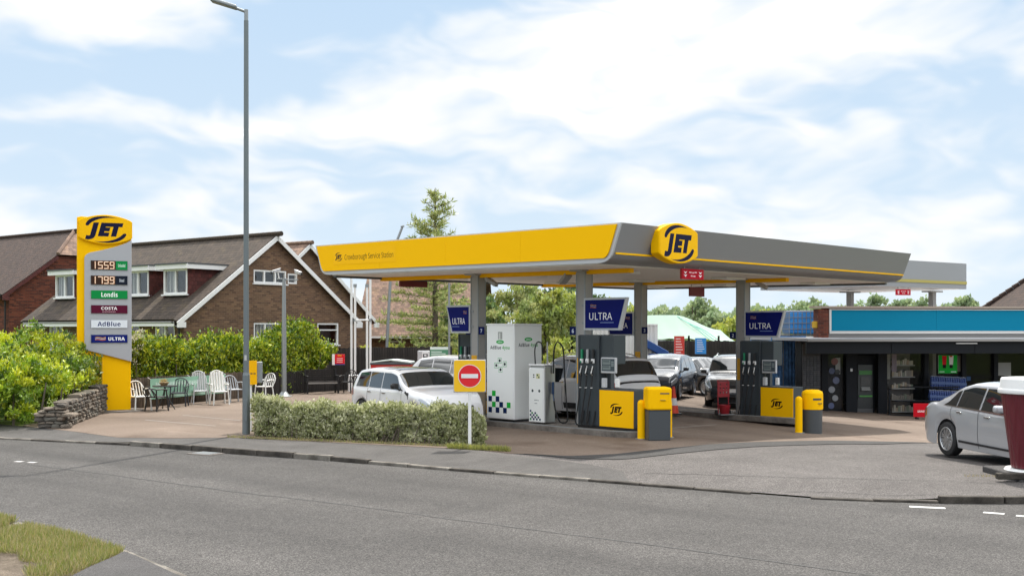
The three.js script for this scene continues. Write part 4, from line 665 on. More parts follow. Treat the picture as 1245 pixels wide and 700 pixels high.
// ---------- supply cabinet and its dispenser ----------
{
  const q = loc(1.0, 3.85), t = thing('supply_cabinet', 'tall white AdBlue supply cabinet with green and navy squares', 'cabinet', [q[0], .14, q[2]], CR), w = .98;
  part(t, 'body', rbox(w, 2.3, w, w / 2, 1.2, -w / 2, .03, 3), M.whiteGloss); part(t, 'skirt', box(w - .1, .08, w - .1, w / 2, .04, -w / 2), M.black); part(t, 'lid', rbox(w + .02, .05, w + .02, w / 2, 2.37, -w / 2, .015), M.white);
  const mk = (c, nozz) => { c.clearRect(0, 0, 512, 1200); };
  const faceTex = (left) => canvas(512, 1200, (c) => { c.fillStyle = '#e4e5e2'; c.fillRect(0, 0, 512, 1200); c.fillStyle = '#2f9e45'; c.beginPath(); c.ellipse(256, left ? 205 : 170, 78, 26, 0, 0, 7); c.fill(); c.fillStyle = '#e6f2e6'; fit(c, 'adblue', 210, left ? 205 : 170, 92, 26); if (left) { c.fillStyle = '#9a9c98'; c.fillRect(215, 70, 86, 100); c.fillStyle = '#c8cac6'; c.fillRect(232, 85, 30, 85); } c.fillStyle = '#33363a'; fit(c, 'AdBlue', 60, left ? 280 : 245, 220, 62); c.fillStyle = '#4a9e4c'; fit(c, '4you', 300, left ? 280 : 245, 150, 62); if (left) { for (const [x, y] of [[250, 455], [350, 500], [180, 520], [265, 575]]) { c.strokeStyle = '#5aa86a'; c.lineWidth = 6; c.strokeRect(x - 34, y - 34, 68, 68); c.fillStyle = '#1c3030'; c.beginPath(); c.arc(x, y, 20, 0, 7); c.fill(); } const G = '#23a53d', N = '#13264f'; for (const [x, y, k] of [[1, 0, G], [0, 1, N], [2, 1, N], [1, 2, G], [3, 2, N], [5, 2, G], [0, 3, N], [2, 3, N], [4, 3, N]]) { c.fillStyle = k; c.fillRect(20 + x * 74, 860 + y * 74, 74, 74); } } });
  part(t, 'front_print', place(new THREE.PlaneGeometry(w - .08, 2.2), -.004, 1.22, -w / 2, 0, -Math.PI / 2), flatPrint(faceTex(true), .35), 'printed left face with checker squares'); part(t, 'side_print', place(new THREE.PlaneGeometry(w - .08, 2.2), w / 2, 1.22, .004), flatPrint(faceTex(false), .35), 'plain right face with green oval and lettering');
  const p = loc(1.15, 2.98), s = thing('small_dispenser', 'short white dispenser with two looped black hoses beside the supply cabinet', 'dispenser', [p[0], .14, p[2]], CR);
  part(s, 'steel_body', rbox(.36, 1.36, .5, .2, .7, -.25, .02, 2), M.steel); part(s, 'white_front', rbox(.06, 1.3, .5, 0, .68, -.25, .02, 2), M.whiteGloss); part(s, 'top_cap', rbox(.42, .04, .52, .18, 1.4, -.25, .015), M.white);
  part(s, 'front_print', place(new THREE.PlaneGeometry(.44, 1.24), -.0335, .68, -.25, 0, -Math.PI / 2), flatPrint(canvas(256, 720, (c) => { c.fillStyle = '#e2e3df'; c.fillRect(0, 0, 256, 720); c.fillStyle = '#c9c69a'; c.fillRect(130, 60, 70, 70); c.fillStyle = '#2a4a36'; c.fillRect(140, 70, 26, 22); c.fillRect(172, 98, 20, 24); c.fillStyle = '#2b2f33'; c.fillRect(70, 70, 26, 18); c.fillRect(70, 100, 26, 18); c.fillStyle = '#47504f'; for (const x of [60, 190]) { c.beginPath(); c.arc(x, 300, 20, 0, 7); c.fill(); } c.fillStyle = '#5b6467'; fit(c, 'AdBlue', 90, 430, 90, 24); c.fillRect(100, 470, 50, 8); for (let y = 0; y < 6; y++) for (let x = 0; x < 8; x++) if ((x + y) % 2 && x + (6 - y) * .2 < y * 1.35 + 1.2) { c.fillStyle = (x * 3 + y) % 5 ? '#12224a' : '#1f7a45'; c.fillRect(8 + x * 30, 540 + y * 28, 30, 28); } }), .35), 'white face with small checker pattern');
  part(s, 'hose', tube([[.1, 1.4, -.4], [.1, 1.8, -.41], [.14, 1.95, -.36], [.2, 1.92, -.3], [.22, 1.5, -.28]], .016, 28, 6), M.rubber); part(s, 'hose', tube([[.28, 1.2, .03], [.28, 1.8, .06], [.32, 1.96, .12], [.4, 1.85, .2], [.44, 1.2, .24], [.44, .5, .3], [.42, .06, .34], [.3, .03, .26], [.26, .3, .12], [.24, .8, .05]], .018, 48, 6), M.rubber); part(s, 'nozzle', merge(rbox(.05, .3, .07, .24, .85, .05, .02), rod([.24, .7, .06], [.2, .55, .12], .018)), std([.02, .05, .12], .4)); part(s, 'hose_mast', rod([.12, 1.38, -.02], [.12, 1.95, -.02], .02), M.steel);
}
// ---------- bins and bollards by the pumps ----------
function bollard(label, pos, r, h) { const t = thing('bollard', label, 'bollard', pos, 0, 'yellow steel bollards'); part(t, 'post', cyl(r, r, h, 0, h / 2, 0, 20), M.yellow); part(t, 'cap', place(new THREE.SphereGeometry(r, 18, 8, 0, 6.3, 0, Math.PI / 2), 0, h, 0), M.yellow); part(t, 'foot', cyl(r + .05, r + .05, .02, 0, .01, 0, 18), M.galv); }
bollard('yellow bollard left of the near litter bin', at(780, 24.0), .085, .78);
bollard('yellow bollard peeking out right of the near litter bin', at(814, 24.35), .06, .78);
{ const p = at(971.5, 27.2); p[1] = ground(p[0], -p[2]); bollard('yellow bollard left of the rounded litter bin at the right-hand pump', p, .09, .82); }
{
  const t = thing('litter_bin', 'square litter bin with yellow hood beside the near pump', 'bin', at(799.5, 23.85), .12); part(t, 'body', rbox(.48, .66, .42, 0, .33, 0, .03, 3), M.darkGrey); part(t, 'hood', rbox(.53, .5, .47, 0, .9, 0, .06, 4), M.yellow); part(t, 'slot', box(.2, .025, .02, .1, 1.02, .231), M.darkGrey); part(t, 'latch', rbox(.12, .03, .03, .06, .88, .24, .01), std([.5, .3, .01], .5)); part(t, 'rim', rbox(.5, .02, .44, 0, .658, 0, .008), M.black);
  const p = at(988, 27.4); p[1] = ground(p[0], -p[2]); const s = thing('litter_bin', 'round litter bin with domed yellow hood at the right-hand pump', 'bin', p, 0); part(s, 'body', cyl(.245, .235, .62, 0, .31, 0, 28), M.darkGrey); part(s, 'hood', place(new THREE.LatheGeometry([[.255, 0], [.26, .02], [.26, .38], [.24, .44], [.16, .48], [0, .49]].map(q => new THREE.Vector2(...q)), 28), 0, .6, 0), M.yellow); part(s, 'slot', place(new THREE.CylinderGeometry(.264, .264, .05, 10, 1, true, -.2, .9), 0, .86, 0), M.darkGrey); part(s, 'latch', rbox(.12, .05, .03, .12, .76, .24, .012), std([.5, .3, .01], .5));
}

// ---------- price totem ----------
{
  const t = thing('price_sign', 'tall yellow and grey JET totem sign with fuel prices', 'price sign', at(141.5, 32.1), .40), s = 32.1 / F, X = u => (u - 141.5) * s, Y = v => (500 - v) * s, T = .5;
  const P = (q) => q.map(([u, v]) => [X(u), Y(v)]);
  part(t, 'footing', meterUV(cyl(.75, .78, .1, 0, .0, -.1, 24)), M.concrete);
  part(t, 'post', rbox(X(157.5) - X(124.5), Y(420), .34, X(141), Y(420) / 2 + .02, -.12, .015, 2), M.yellow);
  part(t, 'post_seam', box(.02, Y(440), .02, X(124.6), Y(440) / 2 + .03, .055), std([.5, .3, .01], .5));
  part(t, 'spine', prism(P([[97, 430], [97, 266], [101, 265], [150, 268], [157.6, 272], [157.6, 436]]), T - .14, .012).translate(0, 0, -.3), M.yellow, 'yellow body showing as a strip down the left side');
  // grey price field with a slanted top and bottom
  const sh = new THREE.Shape(); sh.moveTo(X(105), Y(424)); sh.lineTo(X(158), Y(439)); sh.lineTo(X(158), Y(292)); sh.quadraticCurveTo(X(148), Y(300), X(112), Y(308)); sh.quadraticCurveTo(X(105.5), Y(310), X(105), Y(315)); sh.lineTo(X(105), Y(424));
  part(t, 'price_field', new THREE.ExtrudeGeometry(sh, { depth: .06, bevelEnabled: true, bevelSize: .01, bevelThickness: .01, bevelSegments: 2 }).translate(0, 0, .06), M.greyPanel, 'grey price field');
  const hw = X(158.5) - X(98.5), hh = Y(262.5) - Y(297), head = new THREE.Group(); head.name = 'head'; head.position.set(X(128.5), (Y(262.5) + Y(297)) / 2, .07); t.add(head);
  part(head, 'case', new THREE.ExtrudeGeometry(jetOutline(hw, hh), { depth: .06, bevelEnabled: true, bevelSize: .012, bevelThickness: .012, bevelSegments: 2, curveSegments: 20 }), M.yellow); part(head, 'face', inUV(new THREE.ShapeGeometry(jetOutline(hw * .98, hh * .98), 20), hw, hh).translate(0, 0, .076), jetPrint, 'navy JET lettering on yellow');
  const z = .145, row = (name, u0, u1, v0, v1, tex, lab) => board(t, name, X(u1) - X(u0), Y(v0) - Y(v1), .02, tex, X((u0 + u1) / 2), Y((v0 + v1) / 2), z + .012, 0, M.darkGrey, lab);
  const price = (s) => canvas(512, 180, (c) => { c.fillStyle = '#6d4a35'; c.fillRect(0, 0, 512, 180); c.fillStyle = '#3c2a22'; c.fillRect(0, 0, 512, 180); c.strokeStyle = '#fff3df'; c.lineCap = 'round'; const seg = { 1: 'bc', 5: 'afgcd', 9: 'abcdfg', 7: 'abc' }; [...s].forEach((ch, i) => { const x = 34 + i * 122, w = 78, h = 66, y = 24; const L = { a: [x, y, x + w, y], b: [x + w, y, x + w, y + h], c: [x + w, y + h, x + w, y + 2 * h], d: [x, y + 2 * h, x + w, y + 2 * h], e: [x, y + h, x, y + 2 * h], f: [x, y, x, y + h], g: [x, y + h, x + w, y + h] }; for (const k of seg[ch]) for (const [wd, col] of [[26, '#e08a4a'], [15, '#fff0dc']]) { c.lineWidth = wd; c.strokeStyle = col; const q = L[k]; c.beginPath(); c.moveTo(q[0] + (ch === '1' ? -24 : 0), q[1]); c.lineTo(q[2] + (ch === '1' ? -24 : 0), q[3]); c.stroke(); } }); });
  const word = (s, bg, fg, o = {}) => canvas(512, 120, (c) => { c.fillStyle = bg; c.fillRect(0, 0, 512, 120); c.fillStyle = fg; fit(c, s, o.x ?? 136, o.y ?? 62, o.w ?? 240, o.h ?? 84, o.f ?? 'bold'); o.more?.(c); });
  row('price_display', 111.8, 139.8, 317.4, 328.2, price('1559'), 'unleaded price in glowing digits'); row('fuel_name', 140, 153.4, 317.4, 328.2, word('Unleaded', '#138a47', '#d6efdf', { x: 90, w: 330, h: 60 }));
  row('price_display', 111.8, 139.8, 335.4, 346.2, price('1799'), 'diesel price in glowing digits'); row('fuel_name', 140, 153.4, 335.4, 346.2, word('Diesel', '#1c2230', '#cfd4dc', { x: 150, w: 220, h: 60 }));
  row('shop_board', 112, 153.4, 353.2, 363.2, word('Londis', '#0f8c45', '#fff', { f: 'bold', h: 92 }), 'green board reading Londis');
  row('coffee_board', 112, 153.4, 371, 380.8, word('COSTA', '#5a1230', '#fff', { y: 46, h: 62, w: 230, more: (c) => { c.fillStyle = '#c9a9b4'; fit(c, 'EXPRESS', 156, 98, 190, 24); } }), 'maroon board reading COSTA');
  row('additive_board', 112, 153.4, 388.8, 398.4, word('AdBlue', '#e3e8ef', '#15245e', { x: 90, w: 330, h: 92 }), 'pale board reading AdBlue');
  row('premium_board', 112, 153.4, 406.6, 416.2, word('ULTRA', '#12206e', '#fff', { x: 235, w: 240, h: 72, more: (c) => { c.lineWidth = 9; for (const [k, col] of [[-18, '#e9a23c'], [0, '#d8d4dc'], [18, '#e0783c']]) { c.strokeStyle = col; c.beginPath(); c.moveTo(56, 62 + k); c.bezierCurveTo(110, 30 + k, 140, 90 + k, 205, 52 + k); c.stroke(); } } }), 'blue board reading ULTRA');
}

// ================= SHOP =================
{
  const X0 = 9.8, D = 37.2, t = thing('shop', 'single-storey dark shop front under a blank blue sign', 'shop', [X0, 0, -D], .1);   // local x along the front, z towards the road
  const fy = (x) => -.055 * (X0 + x - 4) - .02, Y = (v, d = D) => hAt(v, d), Ux = (u, d = D) => bx_(u, d - (bx_(u, d) - X0) * .1) - X0;
  const W = 11.5;
  part(t, 'roof_slab', merge(box(W + .5, .1, 7, W / 2 - .1, 2.06, -2.1)), M.greyPanel, 'flat pale roof slab reaching forward');
  part(t, 'slab_edge', box(W + .5, .07, .05, W / 2 - .1, 2.03, 1.43), std([.30, .29, .28], .8));
  for (let i = 0; i < 4; i++) part(t, 'dark_fascia', rbox(W / 4 - .01, .4, .12, W / 4 * (i + .5) - .35, 1.79, 1.28, .012, 1), M.shopDark);
  part(t, 'porch_ceiling', box(W, .04, 1.5, W / 2, 1.96, .6), M.shopDark);
  // the blank blue sign above the roof
  const sx = Ux(1008.5), sw = W - sx + .5, bl = M.speck([.5, .5, .5], .03, .12);
  const blue = dull(new THREE.MeshPhysicalMaterial({ color: new THREE.Color().setRGB(.002, .19, .32), roughness: .7, side: THREE.DoubleSide }));
  for (let i = 0; i < 3; i++) part(t, 'sign_panel', box(sw / 3 - .008, .7, .05, sx + .06 + sw / 3 * (i + .5), 2.69, .15), blue, 'blank teal-blue sign panel');
  part(t, 'sign_frame', merge(box(sw + .14, .09, .1, sx + .06 + sw / 2, 2.29, .16), box(.07, .78, .1, sx + .02, 2.69, .16), box(sw + .14, .035, .09, sx + .06 + sw / 2, 3.06, .16)), std([.62, .6, .57], .6)); part(t, 'coping', meterUV(box(sw + .9, .07, .5, sx - .1 + sw / 2, 3.14, .0)), std([.36, .29, .24], .9));
  part(t, 'parapet', meterUV(box(sw + .3, 1.0, .25, sx + sw / 2, 2.6, -.03)), M.redBrick); part(t, 'lead_flashing', box(sw + .2, .15, .06, sx + .06 + sw / 2, 2.17, .14), std([.22, .21, .2], .7)); part(t, 'brick_pier', meterUV(box(.36, .96, .45, sx - .22, 2.6, -.02)), M.redBrick, 'short brick pier at the sign end'); part(t, 'alarm_box', rbox(.18, .22, .1, sx - .48, 2.55, .08, .02), std([.55, .33, .02], .5), 'yellow alarm box on the pier');
  // walls, floor
  const base = -1.4; part(t, 'side_wall', meterUV(box(.2, 3.4, 5.2, .6, .3, -2.9)), M.redBrick); part(t, 'back_wall', meterUV(box(W - .5, 3.4, .2, W / 2 + .2, .3, -5.4)), M.redBrick); part(t, 'end_wall', meterUV(box(.2, 3.4, 5.6, W, .3, -2.7)), M.redBrick); part(t, 'lobby_wall', box(.08, 3.3, .5, .02, .3, -.25), M.shopDark); part(t, 'inner_lining', merge(box(W - 1.2, 3, .04, W / 2 + .3, .4, -5.2), box(.04, 3, 5, .75, .4, -2.7), box(.04, 3, 5, W - .15, .4, -2.7)), std([.02, .02, .02], .9)); part(t, 'inner_ceiling', box(W - 1, .04, 5, W / 2 + .3, 1.9, -2.7), std([.12, .12, .12], .9)); part(t, 'shop_floor', box(W - 1, .06, 5.1, W / 2 + .3, -.95, -2.8), M.concrete);
  // dark glazed-brick panel at the left end: every tile its own piece
  const tg = rbox(.118, .068, .03, 0, 0, 0, .006, 1), tm = [std([.05, .05, .056], .35), std([.065, .063, .07], .35), std([.04, .04, .047], .35)]; rnd = mulberry(91);
  part(t, 'panel_back', box(.72, 2.6, .06, .36, .6, .03), std([.09, .088, .09], .8)); for (let r = 0; r < 26; r++) for (let c = 0; c < 6; c++) { const m = part(t, 'wall_tile', tg, tm[Math.floor(rnd() * 3)]); m.position.set(.06 + c * .122, -.36 + r * .073, .068); }
  // mullions between bays; bays by bearing
  const mull = (u0, u1) => { const a = Ux(u0), b = Ux(u1); part(t, 'mullion', rbox(b - a, 2.7, .16, (a + b) / 2, .45, .06, .012, 1), M.shopDark); };
  for (const q of [[999, 1007.5], [1031, 1045.5], [1073, 1085], [1135, 1141], [1186, 1192], [1230, 1236]]) mull(...q);
  part(t, 'transom', box(W - .8, .2, .1, W / 2 + .4, 1.7, .02), M.shopDark);
  const glass = (u0, u1, y0 = -.6, y1 = 1.6) => { const a = Ux(u0), b = Ux(u1); part(t, 'shop_window', box(b - a, y1 - y0, .012, (a + b) / 2, (y0 + y1) / 2, .0), M.paneDark); };
  glass(1085, 1135, -.3); glass(1141, 1186, .4); glass(1192, 1230, -.2); glass(1236, 1290, -.2); glass(1007.5, 1031, -.55);
  part(t, 'stall_riser', merge(box(Ux(1186) - Ux(1141), 1.2, .1, (Ux(1186) + Ux(1141)) / 2, -.2, .0), box(Ux(1290) - Ux(1192), .9, .1, (Ux(1290) + Ux(1192)) / 2, -.65, .0)), M.shopDark);
  // cash machine bay
  const ax = Ux(1047), aw = Ux(1073) - ax; part(t, 'cash_bay', box(aw, 2.4, .08, ax + aw / 2, .3, -.2), M.shopDark);
  const am = new THREE.Group(); am.name = 'cash_machine'; am.position.set(ax + aw / 2, 0, -.14); t.add(am); part(am, 'fascia', rbox(aw * .78, 1.5, .06, 0, .45, 0, .02), std([.045, .05, .05], .3)); part(am, 'lit_header', box(aw * .66, .14, .02, 0, .92, .04), std([.06, .25, .05], .4)); part(am, 'screen', box(aw * .5, .3, .02, 0, .62, .04), M.winGlass); part(am, 'keypad', box(aw * .45, .14, .06, 0, .36, .05, -.5), M.steel); part(am, 'green_tray', box(aw * .66, .05, .06, 0, .12, .05), std([.08, .33, .06], .4)); part(am, 'lower_panel', rbox(aw * .8, .7, .04, 0, -.35, .0, .01), std([.09, .09, .092], .4));
  part(t, 'switch_plate', rbox(.08, .1, .02, Ux(1037.5), 1.02, .15, .01), M.white);
  // poster with discs in the left bay
  const dx = Ux(1008), dw = Ux(1029) - dx; part(t, 'poster_board', box(dw, 2.1, .03, dx + dw / 2, .5, -.12), M.shopDark); for (const [k, [x, y, r]] of [[.3, 1.3, .15], [.2, .98, .13], [.35, .66, .15], [.2, .35, .14], [.32, .06, .13], [.18, -.2, .13], [.4, .95, .11]].entries()) part(t, 'poster_disc', cyl(r * .8, r * .8, .02, dx + x, y, -.09, 20, Math.PI / 2), [std([.2, .05, .06], .5), std([.06, .08, .16], .5), std([.12, .14, .24], .5), std([.32, .33, .36], .5), std([.35, .36, .38], .5), std([.09, .12, .25], .5), std([.04, .05, .05], .5)][k]); part(t, 'poster_strip', box(.16, .55, .012, dx + .42, 1.15, -.1), std([.38, .38, .37], .6));
  // fridge shelves with goods behind the glass
  const sx0 = Ux(1100), sx1 = Ux(1131), sh = new THREE.Group(); sh.name = 'shelf_unit'; t.add(sh); part(sh, 'shelf_back', box(sx1 - sx0, 2.2, .04, (sx0 + sx1) / 2, .45, -.75), std([.16, .15, .14], .8)); rnd = mulberry(12);
  const goods = [[.5, .4, .28], [.34, .3, .25], [.55, .5, .42], [.3, .34, .26], [.6, .56, .48]].map(c => std(c, .6)), gg = box(.06, .15, .08, 0, .075, 0);
  for (let r = 0; r < 5; r++) { const y = -.45 + r * .4; part(sh, 'shelf', box(sx1 - sx0, .03, .4, (sx0 + sx1) / 2, y, -.55), std([.4, .4, .39], .5)); for (let i = 0; i < 10; i++) { const m = part(sh, 'goods', gg, goods[Math.floor(rnd() * 5)]); m.position.set(sx0 + .05 + i * (sx1 - sx0 - .1) / 9.3, y + .016, -.45); m.scale.y = rr(.8, 1.5); } }
  const ps = (u0, u1, y0, y1, c, n = 'window_poster', lab) => part(t, n, box(Ux(u1) - Ux(u0), y1 - y0, .008, (Ux(u0) + Ux(u1)) / 2, (y0 + y1) / 2, .02), std(c, .6), lab); ps(1085.5, 1091, .7, 1.55, [.2, .2, .17]); ps(1093, 1099.5, .95, 1.55, [.22, .18, .2]); ps(1181, 1188, .95, 1.5, [.15, .13, .1]); ps(1236, 1256, .8, 1.25, [.3, .3, .28]); ps(1152, 1200, .63, .78, [.015, .06, .16], 'blue_band');
  board(t, 'lit_poster', Ux(1179.5) - Ux(1154), .62, .03, canvas(256, 200, (c) => { c.fillStyle = '#1fb23c'; c.fillRect(0, 0, 256, 200); for (const [x, col] of [[78, '#e0222c'], [172, '#f0efe9']]) { c.fillStyle = col; c.beginPath(); c.moveTo(x - 30, 6); c.lineTo(x + 34, 6); c.lineTo(x + 26, 110); c.lineTo(x - 22, 110); c.fill(); c.fillStyle = '#141414'; c.fillRect(x - 20, 104, 44, 38); } c.fillStyle = '#e03a3a'; c.fillRect(150, 6, 40, 12); c.fillStyle = '#e8f6ea'; c.fillRect(10, 178, 70, 8); c.fillRect(170, 178, 74, 10); }), (Ux(1154) + Ux(1179.5)) / 2, 1.2, .12, 0, M.white, 'green poster with a red and a white bottle');
  part(t, 'strip_light', box(.72, .03, .05, Ux(1167), 1.93, 1.36), M.white); 
  // packs of bottled water stacked outside, pack by pack
  const pw = std([.03, .06, .2], .25), pl = std([.05, .09, .22], .3), caps = std([.25, .28, .36], .4); rnd = mulberry(63);
  for (let r = 0; r < 3; r++) for (let i = 0; i < 5 + (2 - r) * 2; i++) {
    const x = Ux(1132 + i * 9.5 + r * 5), k = thing('water_pack', `pack of blue bottled water, ${['bottom', 'middle', 'top'][r]} tier of the display behind the silver car`, 'water pack', [0, 0, 0], .1, `bottled water, ${['bottom', 'middle', 'top'][r]} tier`), c = Math.cos(.1), s = Math.sin(.1), lx = x, lz = .75 - r * .16; k.position.set(X0 + lx * c + lz * s, fy(lx) + .08 + r * .46, -D - lx * s + lz * c);
    const b = [], cp = []; for (let a = 0; a < 3; a++) for (let e = 0; e < 2; e++) { b.push(cyl(.038, .04, .32, -.08 + a * .08, .16, -.04 + e * .08, 8), cyl(.014, .036, .06, -.08 + a * .08, .35, -.04 + e * .08, 8)); cp.push(cyl(.016, .016, .03, -.08 + a * .08, .395, -.04 + e * .08, 8)); } const bb = part(k, 'bottles', merge(b), pw); bb.userData.kind = 'stuff'; const cc = part(k, 'caps', merge(cp), caps); cc.userData.kind = 'stuff'; part(k, 'wrap_label', rbox(.26, .1, .17, 0, .17, 0, .02), pl);
  }
  const rk = thing('display_stand', 'low dark stand carrying the stacked bottled water', 'display stand', [X0 + 3.6, fy(3.6) - .1, -37.0], .1); for (let r = 0; r < 3; r++) part(rk, 'tier', box(2.6 - r * .3, .03, .3, .4 + r * .15, .17 + r * .46, .2 - r * .16), M.shopDark); part(rk, 'leg', merge(box(.05, 1.1, .05, -.7, .5, -.1), box(.05, 1.1, .05, 1.5, .5, -.1)), M.shopDark);
  const sb = at(1121, 35.4, 0); sb[1] = ground(sb[0], 35.4) + .02; const sg = thing('floor_sign', 'red sandwiches board standing before the shop, left of the silver car', 'sign', sb, -.1); part(sg, 'board', box(.62, .44, .03, .05, .28, 0), M.red); part(sg, 'print', place(new THREE.PlaneGeometry(.6, .42), .05, .28, .018), flatPrint(canvas(256, 180, (c) => { c.fillStyle = '#cf1626'; c.fillRect(0, 0, 256, 180); c.fillStyle = '#fff'; fit(c, 'SANDWICHES', 50, 105, 230, 40); })), 'white lettering'); part(sg, 'foot', merge(box(.05, .06, .3, -.15, .03, 0), box(.05, .06, .3, .25, .03, 0)), M.black);
}
{ // blue shipping container and the caged stack on the roof
  const p = at(940, 39.2), t = thing('shipping_container', 'faded blue corrugated container left of the shop', 'container', [p[0], ground(p[0], 39) - .02, p[2]], .0), blue = [.15, .39, .76], bm = std(blue, .55, { map: rep(M.speck([.8, .8, .82], .06, .5), .4) });
  const pts = []; for (let i = 0; i <= 9; i++) { const x = i * .118; pts.push([x, 0], [x + .03, .03], [x + .06, .03], [x + .09, 0]); } const s = pts.concat([[1.15, -.06], [0, -.06]]); part(t, 'corrugated_end', place(prism(s, 2.36), 0, 2.4, 0, Math.PI / 2), bm);
  part(t, 'frame', merge(box(1.2, .1, .1, .57, 2.42, .0), box(1.2, .12, .1, .57, .06, .0), box(.08, 2.4, .1, -.02, 1.22, 0), box(.08, 2.4, .1, 1.16, 1.22, 0)), bm); part(t, 'body', box(1.15, 2.4, 4.5, .57, 1.2, -2.35), bm); part(t, 'lock_bar', merge(rod([.35, .1, .07], [.35, 2.35, .07], .018), rod([.8, .1, .07], [.8, 2.35, .07], .018)), M.galv);
  const q = at(957, 39.6), g = thing('caged_tank', 'blue wrapped stack in a wire cage on the shop roof', 'caged stack', [q[0] + .55, 2.14, q[2] - .3], .05); part(g, 'blue_tank', rbox(1.02, .8, .95, 0, .48, 0, .08, 3), std([.05, .3, .75], .5)); const bars = []; for (let i = 0; i <= 7; i++) bars.push(box(.022, .86, .022, -.54 + i * .154, .46, .5), box(.022, .86, .022, -.54, .46, -.5 + i * .14), box(.022, .86, .022, .54, .46, -.5 + i * .14)); for (let j = 0; j <= 4; j++) bars.push(box(1.1, .022, .022, 0, .06 + j * .205, .51), box(.022, .022, 1.0, -.55, .06 + j * .205, 0), box(.022, .022, 1.0, .55, .06 + j * .205, 0)); part(g, 'wire_cage', merge(bars), M.galv).userData.kind = 'stuff'; part(g, 'pallet', box(1.12, .05, 1.02, 0, .025, 0), M.woodBrown[1]); part(g, 'top_wrap', rbox(1.0, .06, .9, 0, .9, 0, .02), std([.55, .6, .68], .5));
}

// ================= VEHICLES =================
// local x runs from the rear (0) to the front (len), z to the sides, wheels on y = 0
const tyreMat = M.rubber, rimMat = std([.45, .46, .47], .3, { metalness: .8 }), lampRed = paint([.35, .01, .01], .15, 1), lampClear = new THREE.MeshPhysicalMaterial({ color: new THREE.Color(.55, .57, .6), roughness: .08, metalness: .4, clearcoat: 1, side: THREE.DoubleSide }), trim = std([.02, .02, .022], .6), amber = std([.6, .16, .01], .3);
function catmull(p, t) { const i = Math.min(p.length - 2, Math.max(0, Math.floor(t))), f = t - i, a = p[Math.max(0, i - 1)], b = p[i], c = p[i + 1], d = p[Math.min(p.length - 1, i + 2)]; return b.map((_, k) => .5 * (2 * b[k] + (c[k] - a[k]) * f + (2 * a[k] - 5 * b[k] + 4 * c[k] - d[k]) * f * f + (3 * b[k] - a[k] - 3 * c[k] + d[k]) * f * f * f)); }
function smooth(pts) { return (x) => { let i = 0; while (i < pts.length - 2 && x > pts[i + 1][0]) i++; const a = pts[i], b = pts[i + 1], t = Math.min(1, Math.max(0, (x - a[0]) / (b[0] - a[0]))); return lerp(a[1], b[1], t); }; }
function blur(f, w) { return (x) => { let s = 0; for (let k = -3; k <= 3; k++) s += f(x + k * w / 3); return s / 7; }; }
